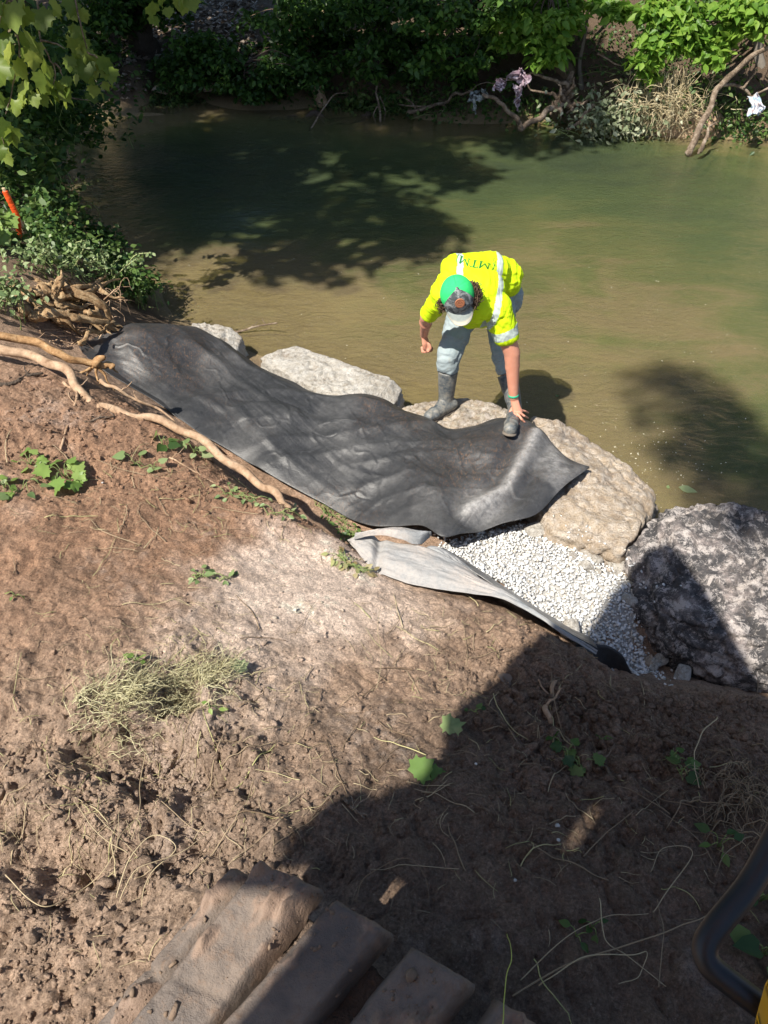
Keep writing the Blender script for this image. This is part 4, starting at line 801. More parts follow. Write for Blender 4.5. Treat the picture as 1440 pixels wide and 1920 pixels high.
dn0 = Vector((-.5, .30, .9)).normalized(); al0 = (P(262,1830,1.84)-P(440,1618,1.86)).normalized(); d0 = dn0.cross(al0).normalized(); d0 = d0 if d0.x > 0 else -d0
pad(P(452,1622,1.90), d0, al0, dn0, .085, .75, .12, seed=12, split=.30)
crV, crF, n_ = [], [], 0; rC = np.random.default_rng(9)
for k in range(420):
    px, py = rC.uniform(180, 1000), rC.uniform(1600, 1915); p = P(px, py, 1.955); r_ = [q for q in track.children if q.name.startswith('track_pad')]
    hit = None
    if k == 0: ptrees = [BVHTree.FromPolygons([v.co.copy() for v in q.data.vertices], [tuple(f.vertices) for f in q.data.polygons]) for q in r_]
    for tr_ in ptrees:
        h_ = tr_.ray_cast(Vector((p.x, p.y, 2.4)), Vector((0, 0, -1)))
        if h_[0] and (hit is None or h_[0].z > hit.z): hit = h_[0]
    if hit is None or fbm(np.array([p.x*9]), np.array([p.y*9]), s=77, o=3)[0] < -.02: continue
    s = .002+rC.exponential(.0035); V, Fq = stones[k % 10]; V = (V*s*rC.uniform(.6, 1.2, 3))@rotm(rC).T; crV.append(V+np.array(hit)); crF.append(Fq+n_); n_ += len(V)
V = np.vstack(crV); link('mud_crumbs', mesh_np('mud_crumbs', V+.001*np.stack([vnoise(V[:, 0]*190, V[:, 1]*190, V[:, 2]*190+k*9, s=k) for k in range(3)], 1), [np.vstack(crF)]), simple('dried_mud', (.20, .145, .105), .95, .2, .3, 60, .8, .003), track)['kind'] = 'stuff'
boxs = Blob(); boxs.cone(trk0+tn*.36-td*.12-zup*.105, trk0+tn*.36+td*2.2-zup*.105, .34, .34, side=tn, ratio=.05, flat=True); pm_ = boxs.done('packed_mud', simple('packed_mud', (.10, .072, .055), .95, .2, .4, 14, 1., .02), .018, 1, track); wrinkle(pm_, .03, (0, 0, 1), 18, 18, 7, sharp=False)
# dark grab rail close to the lens and yellow cowl
rail = Tubes(); rz = lambda px, py, y: PY(px, py, y)
def PD(px, py, d):                        # point at depth d along the view axis
    u = (px-720)/F; v = (960-py)/F; c = math.sqrt(.5); return Vector((u*d, (c+v*c)*d, CAMH+(-c+v*c)*d))
rail.add([PD(1530, 1420, .78), PD(1455, 1570, .76), PD(1405, 1660, .75), PD(1345, 1735, .74), PD(1322, 1775, .735), PD(1330, 1808, .73), PD(1365, 1840, .725), PD(1425, 1885, .72), PD(1500, 1940, .72)], .0125, n=60, seg=20)
rail.build('grab_rail', simple('black_satin_paint', (.014, .017, .022), .42, .4, .3, 20, .1, .001), exc)
bm = bmesh.new(); q = [PD(1443, 1800, .70), PD(1420, 1838, .70), PD(1403, 1900, .70), PD(1392, 1960, .70), PD(1600, 2000, .70), PD(1640, 1780, .70)]
f = bm.faces.new([bm.verts.new(x_) for x_ in q]); r_ = bmesh.ops.extrude_face_region(bm, geom=[f]); vv_ = [g for g in r_['geom'] if isinstance(g, bmesh.types.BMVert)]
bmesh.ops.translate(bm, verts=vv_, vec=(.03, -.12, -.10)); bmesh.ops.recalc_face_normals(bm, faces=bm.faces[:]); bmesh.ops.bevel(bm, geom=bm.edges[:], offset=.008, segments=4, affect='EDGES')
me = bpy.data.meshes.new('cowl'); bm.to_mesh(me); bm.free(); link('cowl', me, simple('yellow_paint', (.72, .40, .01), .35, .5, .06, 8, .05, .001), exc)
# unseen roof slab and slit shaped to cast the ground shadow and sunlit sliver, pillars, body, boom
RZ = 5.0
outl = [(-.50, 1.02), (-.40, .72), (-.34, .34), (-.26, 0.0), (.1, -.5), (-.1, -2.2), (-1.5, -2.3), (-2.2, -1.4), (-1.86, -1.02), (-1.71, -.845), (-1.70, -.80), (-1.765, -.745), (-2.10, -.74), (-2.08, -.64), (-2.0, -.555), (-1.90, -.50), (-1.84, -.545), (-1.80, -.50), (-1.70, -.47), (-1.64, -.40), (-1.60, -.13), (-1.31, .23), (-1.10, .50), (-.98, .66), (-.78, .88), (-.62, 1.0)]
hole = [(-1.24, -.72), (-1.19, -.69), (-1.12, -.60), (-1.09, -.56), (-1.11, -.545), (-1.17, -.62), (-1.225, -.69)]
bm = bmesh.new(); ed = []
for L_ in (outl, hole):
    vs_ = [bm.verts.new((x_, y_, RZ)) for x_, y_ in L_]; ed += [bm.edges.new((vs_[i], vs_[(i+1) % len(vs_)])) for i in range(len(vs_))]
bmesh.ops.triangle_fill(bm, use_beauty=True, edges=ed); r_ = bmesh.ops.extrude_face_region(bm, geom=bm.faces[:]); bmesh.ops.translate(bm, verts=[g for g in r_['geom'] if isinstance(g, bmesh.types.BMVert)], vec=(0, 0, .07)); bmesh.ops.recalc_face_normals(bm, faces=bm.faces[:])
ymat = bpy.data.materials['yellow_paint']
me = bpy.data.meshes.new('cab_roof'); bm.to_mesh(me); bm.free(); link('cab_roof', me, ymat, exc, smooth=False)
def boxp(name, c, s, rz, m):
    bm = bmesh.new(); bmesh.ops.create_cube(bm, size=1); bmesh.ops.scale(bm, vec=s, verts=bm.verts[:]); bmesh.ops.bevel(bm, geom=bm.edges[:], offset=min(s)*.12, segments=2, affect='EDGES')
    bmesh.ops.transform(bm, verts=bm.verts[:], matrix=Matrix.Translation(c) @ Matrix.Rotation(rz, 4, 'Z')); me = bpy.data.meshes.new(name); bm.to_mesh(me); bm.free(); return link(name, me, m, exc, smooth=False)
boxp('cab', (-.75, -1.45, 3.9), (1.3, 1.1, 2.15), R(-45), ymat); boxp('engine_body', (.9, -2.3, 3.0), (2.0, 2.2, 1.5), R(-34), ymat)
boxp('counterweight', (2.0, -3.0, 2.7), (.7, 2.2, 1.3), R(-34), simple('dark_grey_paint', (.06, .06, .065), .4)); boxp('undercarriage', (.5, -1.6, 2.0), (2.6, 1.3, .5), R(-34), track.data.materials[0])
# boom reaching up and out to the right of the cab; its shadow falls on the water outside the person
# ---------------- roots and sticks near the fabric
a = M('root_bark'); co = a.coord(); c = a.ramp(a.noise(18, 6, .7, co), [(.3, (.20, .12, .07)), (.55, (.42, .29, .19)), (.75, (.54, .41, .29))]); bark = a.fin(c, .85, a.bump(a.noise(60, 6, .7, co, sc3=(1, 1, .4)), .8, .006), .2)
a = M('yellow_root_bark'); co = a.coord(); c = a.ramp(a.noise(26, 6, .75, co), [(.3, (.15, .08, .035)), (.5, (.36, .21, .10)), (.72, (.54, .39, .22))]); ybark = a.fin(c, .85, a.bump(a.noise(70, 6, .7, co), .9, .008), .2)
dbark = simple('dark_bark', (.085, .065, .05), .9, .2, .5, 14, .9, .02); a = M('weathered_wood'); co = a.coord(); c = a.ramp(a.noise(11, 7, .75, co, dist=.4), [(.34, (.07, .052, .036)), (.5, (.19, .14, .10)), (.68, (.40, .33, .26))]); gbark = a.fin(c, .9, a.bump(a.noise(30, 6, .75, co), 1., .02), .2)
t = Tubes(); t.add([P(*q) for q in [(-90,630,1.46),(0,650,1.46),(60,664,1.44),(110,690,1.42),(150,725,1.39),(185,760,1.34),(240,775,1.31),(300,788,1.27),(360,822,1.22),(420,860,1.17),(470,895,1.13),(510,926,1.09),(545,950,1.05)]], .029, .021, n=120, seg=14, rough=.12, wob=.02, seed=2)
o = t.build('long_root', bark); tag(o, 'long bare tan root curving along the top of the soil bank beside the black fabric', 'root')
t = Tubes(); t.add([P(*q) for q in [(-90,610,1.42),(0,630,1.36),(60,641,1.31),(110,662,1.25),(150,677,1.20),(190,684,1.16),(214,690,1.13)]], .026, .022, n=80, seg=14, rough=.35, wob=.012, seed=5)
t.add([P(178,686,1.17), P(186,674,1.2), P(196,670,1.22)], .03, .012, n=16, seg=10, rough=.4)
for k, q in enumerate([[(175,688,1.16),(165,700,1.13),(150,712,1.12)],[(180,690,1.15),(184,710,1.1),(186,728,1.06)],[(186,690,1.15),(200,712,1.08),(215,735,1.0)],[(170,690,1.16),(140,702,1.15),(128,706,1.14)],[(205,688,1.13),(215,695,1.08),(222,702,1.05)]]): t.add([P(*p_) for p_ in q], .010, .003, n=18, seg=6, rough=.3, wob=.01, seed=k+9)
o = t.build('broken_root', ybark); tag(o, 'rough yellow brown broken root with splintered knobby tip above the long tan root', 'root')
for q, r0, lab in [([(188,712,1.13),(225,735,1.08),(262,752,1.0),(300,768,.93),(330,790,.86)], .012, 'thin brown root hanging over the left lower edge of the black fabric'),
    ([(0,742,1.36),(35,728,1.37),(60,712,1.37),(85,700,1.38)], .013, 'short dark root on the soil near the left edge under the long tan root'),
    ([(120,718,1.36),(145,745,1.32),(153,790,1.27),(140,850,1.26),(128,880,1.27)], .009, 'slender root running down the red soil bank from the long tan root'),
    ([(175,835,1.24),(195,820,1.25),(225,812,1.23),(262,795,1.2),(285,782,1.2)], .006, 'pale forked twig on the soil below the middle of the long tan root'),
    ([(300,850,1.15),(330,890,1.12),(380,905,1.11),(440,920,1.08)], .006, 'thin stem trailing across the loose soil below the long tan root'),
    ([(1025,1372,1.07),(1018,1340,1.08),(1030,1310,1.06),(1035,1290,1.04)], .014, 'short brown stick standing out of the shaded clods below the curled fabric end'),
    ([(648,1503,1.42),(665,1520,1.42),(684,1538,1.42)], .007, 'straight pale stick at the rim of the machine shadow'),
    ([(440,622,.02),(470,614,.05),(500,609,.09),(522,606,.13)], .011, 'dark knotty stick poking into the shallow water by the small pale rock'),
    ([(1128,1412,1.2),(1122,1432,1.2),(1142,1445,1.2),(1136,1468,1.21)], .010, 'curled grey brown piece of bark in the shaded mud')]:
    t = Tubes(); pts = [P(*p_) for p_ in q]
    if 'knotty' not in lab: pts = [Vector((p_.x, p_.y, max(p_.z, gz(p_.x, p_.y)+r0*.6))) for p_ in pts]
    t.add(pts, r0, r0*.6, n=26, seg=8, rough=.25, wob=.012, seed=hash(lab) % 97 if False else len(lab))
    for k in range(2): i = 1+k % (len(pts)-1); t.add([pts[i], pts[i]+Vector((.04-.07*k, .03, .02)), pts[i]+Vector((.07-.12*k, .06, .03))], r0*.45, r0*.2, n=8, seg=5, wob=.006, seed=k)
    tag(t.build('stick', gbark if 'grey' in lab or 'pale' in lab else dbark if 'dark' in lab else bark), lab, 'stick')
a = M('splintered_wood'); co = a.coord(); c = a.ramp(a.noise(22, 6, .8, co, sc3=(1, 1, .5)), [(.3, (.11, .06, .03)), (.48, (.33, .21, .11)), (.7, (.56, .44, .27))]); swood = a.fin(c, .9, a.bump(a.noise(60, 6, .75, co), 1., .012), .2)
# ---------------- uprooted stump
st = thing('tree_stump', 'uprooted stump of splintered yellow wood on the left bank above the black fabric', 'stump')
rr = random.Random(11); t = Tubes(); W3 = lambda px, py, z: P(px, py, z)
for k in range(34):
    s_ = rr.random(); px0, py0 = 10+s_*110+rr.gauss(0, 12), 530+rr.random()*60; ang = rr.uniform(-.35, .75); L_ = rr.uniform(50, 130); zz = 1.16-(px0/220)*.3-(py0-540)/110*.08
    q = [(px0+math.cos(ang)*L_*t_, py0+math.sin(ang)*L_*t_+10*math.sin(t_*3+k), zz-.30*t_*L_/130+.03*math.sin(t_*4+k)) for t_ in (0, .33, .66, 1)]; q = [x_ for x_ in q]
    t.add([W3(*p_) for p_ in q], rr.uniform(.018, .042), rr.uniform(.005, .014), n=34, seg=12, rough=.7, wob=.03, seed=rr.randint(0, 99))
for q, r0, r1 in [([(60,600,1.05),(110,590,1.08),(150,596,1.0),(200,612,.85)], .032, .02), ([(120,545,1.1),(165,555,1.05),(190,575,.95),(205,598,.82),(232,620,.7)], .034, .014), ([(100,548,1.12),(112,530,1.18),(116,515,1.2)], .03, .006), ([(165,585,.98),(190,600,.86),(225,622,.72)], .028, .016), ([(150,640,.9),(180,625,.85),(215,602,.82)], .016, .008)]:
    t.add([W3(*p_) for p_ in q], r0, r1, n=44, seg=16, rough=.8, wob=.03, seed=rr.randint(0, 99))
t.build('wood', swood, st); t = Tubes()
for k in range(260):
    px, py = rr.uniform(15, 225), rr.uniform(535, 650); zz = 1.12-(px/220)*.35-(py-540)/110*.12; p_ = W3(px, py, zz+rr.uniform(-.05, .05)); L_ = rr.uniform(.05, .2); d_ = Vector((rr.gauss(.5, .6), rr.gauss(-.1, .5), rr.gauss(-.5, .5))).normalized(); e_ = Vector((rr.gauss(0, 1), rr.gauss(0, 1), rr.gauss(0, 1)))*L_*.25
    t.add([p_, p_+d_*L_*.5+e_, p_+d_*L_], rr.uniform(.002, .007), .001, n=8, seg=4, wob=.01, seed=k)
t.build('root_hairs', bark, st)
b = Blob()
for k in range(34):
    px, py = rr.uniform(0, 225), rr.uniform(555, 645); zz = 1.0-(px/220)*.34-(py-540)/110*.14; b.ell(W3(px, py, zz), (rr.uniform(.06, .14), rr.uniform(.05, .12), rr.uniform(.05, .10)))
dl = b.done('dirt_lump', soil_red if False else simple('red_root_dirt', (.17, .085, .05), .95, .2, .4, 12, 1., .02), .016, 1, st); wrinkle(dl, .035, (0, 0, 1), 14, 14, 5, sharp=False)
# ---------------- survey stake with orange tape
sk = thing('survey_stake', 'leaning wooden stake wrapped in orange flagging tape at the left edge of the picture', 'stake')
s0, s1 = P(62, 466, 1.02), P(6, 352, 1.55); dd = (s1-s0); b = Blob(); b.cone(s0-dd*.1, s1, .017, .016, side=Vector((1, 0, 0)), ratio=.55, flat=True); b.done('wooden_shaft', simple('stake_wood', (.50, .38, .24), .85), .004, 1, sk)
b = Blob(); b.cone(s0+dd*.52, s0+dd*.95, .024, .023, side=Vector((1, 0, 0)), ratio=.62, flat=True); tp = b.done('flagging_tape', simple('orange_tape', (.85, .10, .02), .45), .004, 1, sk); wrinkle(tp, .004, dd, 10, 40, 2)
b = Blob(); b.cone(s0+dd*.55+Vector((.01, -.02, 0)), s0+dd*.2+Vector((-.055, -.03, .0)), .020, .026, side=Vector((1, .3, 0)), ratio=.2, flat=True); b.done('tape_tail', bpy.data.materials['orange_tape'], .004, 1, sk)
# ---------------- loose soil crumbs (uncountable)
CV, CF, n0 = [], [], 0
def zone_pts(n, zs):
    out = []
    while len(out) < n:
        px, py, sx, sy = zs[rng.integers(len(zs))]; out.append((rng.normal(px, sx), rng.normal(py, sy)))
    return out
zs = [(200, 1550, 170, 110), (150, 1480, 150, 60), (330, 1420, 90, 40), (450, 1600, 130, 70), (1200, 1340, 160, 50), (1050, 1290, 100, 50), (1300, 1450, 120, 80), (250, 770, 100, 50), (420, 900, 90, 40), (1100, 1500, 200, 100), (100, 820, 90, 60), (400, 1350, 250, 150), (100, 1780, 100, 90), (950, 1230, 60, 40), (1330, 1290, 80, 20), (560, 930, 50, 30), (700, 1350, 250, 150)]
for px, py in zone_pts(15000, zs):
    p = P(px, py, 1.2); p = P(px, py, gz(p.x, p.y)); z = gz(p.x, p.y)
    if z < .5 or not (-30 < px < 1470 and 680 < py < 1950): continue
    big_ = 1290 < py < 1480 and px > 950
    s = .0028+rng.exponential(.0036)*(2.3 if big_ else 1.); s = min(s, .035); V, Fq = stones[rng.integers(10)]
    V = V*s*rng.uniform(.6, 1.2, 3); V = V@rotm(rng).T; CV.append(V+np.array([p.x, p.y, z+s*.15])); CF.append(Fq+n0); n0 += len(V)
V = np.vstack(CV); V = V+.003*np.stack([vnoise(V[:, 0]*190, V[:, 1]*190, V[:, 2]*190+k*9, s=k) for k in range(3)], 1)
Cc = []
for v in (V[:, 0], ): pass
ixx = np.clip(np.searchsorted(gx, V[:, 0]), 0, len(gx)-1); iyy = np.clip(np.searchsorted(gy, V[:, 1]), 0, len(gy)-1)
cme = mesh_np('soil_clods', V, [np.vstack(CF)], None, {'Col': np.clip(C[iyy, ixx]*rng.uniform(.85, 1.1, (len(V), 1)), .02, .8)}); link('soil_clods', cme, soil, smooth=True, kind='stuff')
# ---------------- litter on the mud: dry stems as things, straw as stuff
a = M('dry_stem'); stemm = a.fin(a.ramp(a.math('FRACT', a.math('ADD', a.attr('tint'), a.n.new('ShaderNodeObjectInfo').outputs['Random'])), [(0, (.16, .11, .07)), (.4, (.30, .23, .15)), (.75, (.46, .38, .24)), (1, (.40, .40, .17))]), .8, None, .25)
rr = random.Random(5)
def stem_on(px, py, ang, L, curv, r0, t, z_off=.006, n=7):
    p = P(px, py, 1.2); p = P(px, py, gz(p.x, p.y)); x_, y_ = p.x, p.y; pts = []
    for k in range(n):
        pts.append(Vector((x_, y_, gz(x_, y_)+z_off+rr.uniform(0, .008)))); x_ += math.cos(ang)*L/n; y_ += math.sin(ang)*L/n; ang += curv/n+rr.gauss(0, .09)
    t.add(pts, r0, r0*.6, n=n*2, seg=5, tint=rr.random()); return t
zs2 = [(200, 1560, 170, 120), (250, 1250, 170, 120), (600, 1250, 200, 110), (800, 1180, 150, 60), (500, 1450, 200, 110), (1050, 1350, 200, 80), (1250, 1500, 150, 120), (200, 900, 140, 90), (420, 950, 130, 60), (900, 1500, 200, 120)]
for k in range(150):
    px, py, sx, sy = zs2[k % len(zs2)]; px = min(1420, max(10, rr.gauss(px, sx))); py = min(1640 if px < 1000 else 1850, max(860, rr.gauss(py, sy)))
    t = stem_on(px, py, rr.uniform(0, math.pi), rr.uniform(.10, .34), rr.gauss(0, .45), rr.uniform(.0012, .0026), Tubes())
    tag(t.build('dry_twig', stemm), 'thin dry plant stem lying loose on the churned mud', 'plant stem', 'dry stems strewn over the mud')
t = Tubes()
for k in range(1500):
    px, py, sx, sy = rr.choice(zs2+[(120, 1500, 110, 90), (330, 1230, 90, 60)]); px = rr.gauss(px, sx); py = rr.gauss(py, sy)
    if py < 860 or (px > 690 and py < 1130) or py > 1900 or px > 1440 or px < -20: continue
    if 450 < px < 760 and 1030 < py < 1300 and rr.random() < .7: continue
    stem_on(px, py, rr.uniform(0, 6.28), rr.uniform(.03, .13), rr.gauss(0, .9), rr.uniform(.0007, .0015), t, .003, 4)
link('straw_litter', t.mesh('straw_litter'), stemm, kind='stuff')
# long curved stems in the shaded corner and curly roots
def curve_thing(pts, r, lab, name='long_twig', cat='plant stem', m=None, group=None, extra=()):
    t = Tubes(); 
    for q in (pts,)+tuple(extra):
        P_ = []
        for (px, py, up) in q: p = P(px, py, 1.3); p = P(px, py, gz(p.x, p.y)+up); P_.append(Vector((p.x, p.y, max(p.z, gz(p.x, p.y)+up))))
        t.add(P_, r*.62, r*.35, n=len(P_)*8, seg=6, tint=.55 if q is pts else .4, wob=.004, seed=len(P_)+int(q[0][0]))
    return tag(t.build(name, m or stemm), lab, cat, group)
fan = [(965, 1865), (980, 1838), (1000, 1880), (955, 1850), (1020, 1860)]
curve_thing([(960, 1870, .02), (1060, 1810, .04), (1160, 1780, .05), (1260, 1745, .06), (1330, 1715, .06), (1400, 1650, .05), (1440, 1590, .05)], .0042, 'longest pale stem arching from the track pads to the right edge in the shade')
curve_thing([(1010, 1850, .02), (1090, 1800, .04), (1180, 1795, .04), (1210, 1790, .03), (1200, 1830, .02), (1160, 1850, .01)], .003, 'thin stem with a hooked end in the shaded lower right mud')
curve_thing([(975, 1840, .02), (1060, 1760, .04), (1130, 1725, .04), (1215, 1713, .03)], .003, 'slim stem reaching up right from the fourth track pad in the shade')
curve_thing([(1000, 1800, .02), (1025, 1850, .04), (1060, 1895, .03), (1070, 1930, .02)], .003, 'thin dark stem bending down to the bottom edge beside the track')
curve_thing([(1225, 1710, .02), (1300, 1600, .05), (1240, 1595, .05), (1215, 1640, .02)], .0028, 'looped stem with small leaves below the root tangle')
curve_thing([(1120, 1690, .02), (1130, 1760, .05), (1180, 1800, .03), (1250, 1850, .02)], .003, 'thin stem crossing the stem fan in the lower right')
curve_thing([(1235, 1850, .02), (1240, 1760, .06), (1232, 1690, .04)], .0028, 'short upright stem in the shaded mud near the dark rail')
curve_thing([(1345, 1345, .02), (1325, 1365, .05), (1305, 1400, .06), (1302, 1440, .04), (1310, 1480, .02)], .0045, 'pale curved root loop standing on the shaded crest at the right')
curve_thing([(1387, 1318, .02), (1400, 1312, .06), (1418, 1305, .06), (1420, 1270, .05), (1400, 1262, .03)], .004, 'small hooked root at the right end of the soil crest')
curve_thing([(925, 1300, .02), (940, 1340, .03), (965, 1370, .02), (990, 1388, .01)], .003, 'brown rootlet in the shade left of the short brown stick')
curve_thing([(1035, 1260, .02), (1040, 1320, .03), (1055, 1370, .02), (1080, 1410, .02)], .0022, 'thin green vine stem hanging down the shaded clods')
curve_thing([(665, 1690, .02), (690, 1640, .06), (760, 1615, .08), (795, 1640, .06), (805, 1690, .02)], .0022, 'thin hoop shaped stem in the shade above the second track pad')
curve_thing([(940, 1930, .52), (948, 1850, .50), (953, 1800, .48), (950, 1760, .46)], .0022, 'single yellow green grass stalk standing between the track pads', 'grass_stalk', 'grass stalk', simple('fresh_stalk', (.38, .44, .10), .7))
curve_thing([(705, 1290, .01), (715, 1230, .01), (708, 1180, .01), (714, 1140, .01)], .0022, 'thin dark root running straight up the pale dried mud')
curve_thing([(225, 1690, .02), (245, 1610, .06), (290, 1565, .08), (330, 1590, .06), (280, 1640, .05), (265, 1700, .02)], .003, 'looping pale stem bunch on the churned mud at left', extra=(((230, 1700, .02), (260, 1640, .09), (340, 1600, .06), (400, 1560, .02)), ((240, 1600, .03), (180, 1560, .06), (140, 1500, .03))))
curve_thing([(10, 1640, .02), (80, 1700, .04), (170, 1660, .05), (215, 1600, .05), (225, 1520, .03)], .003, 'long bent stem on the mud by the lower left edge')
curve_thing([(275, 1410, .02), (262, 1470, .05), (268, 1530, .05), (245, 1575, .02)], .0035, 'yellowish stem standing in the dark gouge below the grass clump')
rt_ = Tubes()
for k in range(120):
    px = rr.gauss(1390, 38); py = rr.gauss(1500, 40); p = P(px, py, 1.2); p = P(px, py, gz(p.x, p.y)); ang = rr.uniform(0, 6.3); L = rr.uniform(.05, .22); z0 = gz(p.x, p.y)
    pts = [Vector((p.x+math.cos(ang)*L*s_, p.y+math.sin(ang)*L*s_-.1*s_*s_, z0+.02+.09*math.sin(s_*2.6)*rr.uniform(.3, 1))) for s_ in (0, .3, .6, 1)]
    rt_.add(pts, rr.uniform(.001, .0032), .0008, n=12, seg=4, wob=.01, seed=k, tint=rr.uniform(.05, .35))
tag(rt_.build('root_tangle', stemm), 'wiry brown tangle of fine roots at the right edge in the machine shadow', 'roots')
# ---------------- dry grass clump
t = Tubes()
for k in range(800):
    s_ = rr.random(); px = 175+s_*240+rr.gauss(0, 20); py = 1385-s_*120+rr.gauss(0, 22); p = P(px, py, 1.35); z0 = gz(p.x, p.y); ang = rr.gauss(.5, .9); L = rr.uniform(.04, .13)
    pts = [Vector((p.x+math.cos(ang)*L*q, p.y+math.sin(ang)*L*q, z0+.006+.035*math.sin(q*2.3)*rr.uniform(.1, 1.2))) for q in (0, .35, .7, 1)]
    t.add(pts, .0014, .0006, n=7, seg=4, tint=rr.random(), wob=.012, seed=k)
a = M('dry_grass'); dgm = a.fin(a.ramp(a.attr('tint'), [(0, (.16, .13, .08)), (.5, (.42, .39, .22)), (1, (.66, .62, .40))]), .8, None, .2)
tag(t.build('dry_grass_clump', dgm), 'matted clump of pale yellow green dead grass above the dark gouge', 'grass clump')
# ---------------- leaf materials and ground plants
lm_bright = leafmat('fresh_leaf', [(0, (.13, .23, .05)), (.5, (.21, .33, .075)), (1, (.32, .44, .13))], .3)
lm_dusty = leafmat('dusty_leaf', [(0, (.12, .19, .07)), (.5, (.22, .30, .12)), (1, (.36, .42, .22))], .2)
lm_weed = leafmat('weed_leaf', [(0, (.03, .075, .02)), (.5, (.075, .15, .03)), (1, (.17, .25, .07))], .3)
lm_syc = leafmat('sycamore_leaf', [(0, (.12, .19, .03)), (.5, (.20, .28, .045)), (1, (.30, .37, .08))], .5)
lm_tree = leafmat('tree_leaf', [(0, (.025, .065, .015)), (.5, (.05, .12, .022)), (1, (.10, .20, .035))], .4)
lm_light = leafmat('boxelder_leaf', [(0, (.10, .22, .03)), (.5, (.18, .34, .045)), (1, (.30, .46, .08))], .45)
green_stem = simple('green_stem', (.20, .26, .09), .7)
def ground_plant(px, py, n, spread, size, lab, m, tm=OVAL, up=.03, name='weed', cat='plant', stemr=.0022, group=None, vine=None):
    g_ = onground(px, py); o = thing(name, lab, cat, group, g_); t = Tubes(); pos = []; drs = []
    for k in range(n):
        if vine: s_ = (k+.5)/n; c_ = onground(px+vine[0]*s_, py+vine[1]*s_); ang = rr.uniform(0, 6.28)
        else: c_ = g_; ang = k*2.4+rr.uniform(-.4, .4)
        L = spread*rr.uniform(.5, 1.); e_ = Vector((c_.x+math.cos(ang)*L, c_.y+math.sin(ang)*L, 0)); e_.z = max(gz(e_.x, e_.y), c_.z-.05)+up*rr.uniform(.5, 1.4)
        m_ = (c_+e_)/2+Vector((0, 0, up*.8)); t.add([c_, m_, e_], stemr, stemr*.5, n=8, seg=5); pos.append(e_-g_); drs.append((math.cos(ang), math.sin(ang), -.2))
    if vine: t.add([onground(px+vine[0]*q, py+vine[1]*q, .012) for q in (0, .25, .5, .75, 1)], stemr, stemr*.6, n=20, seg=5, wob=.01)
    t.V = [v-np.array(g_) for v in t.V]; t.build('stems', green_stem, o); leaves('leaves', pos, np.full(n, size), m, o, tmpl=tm, dirs=np.array(drs), tilt=.35, droop=.1); return o
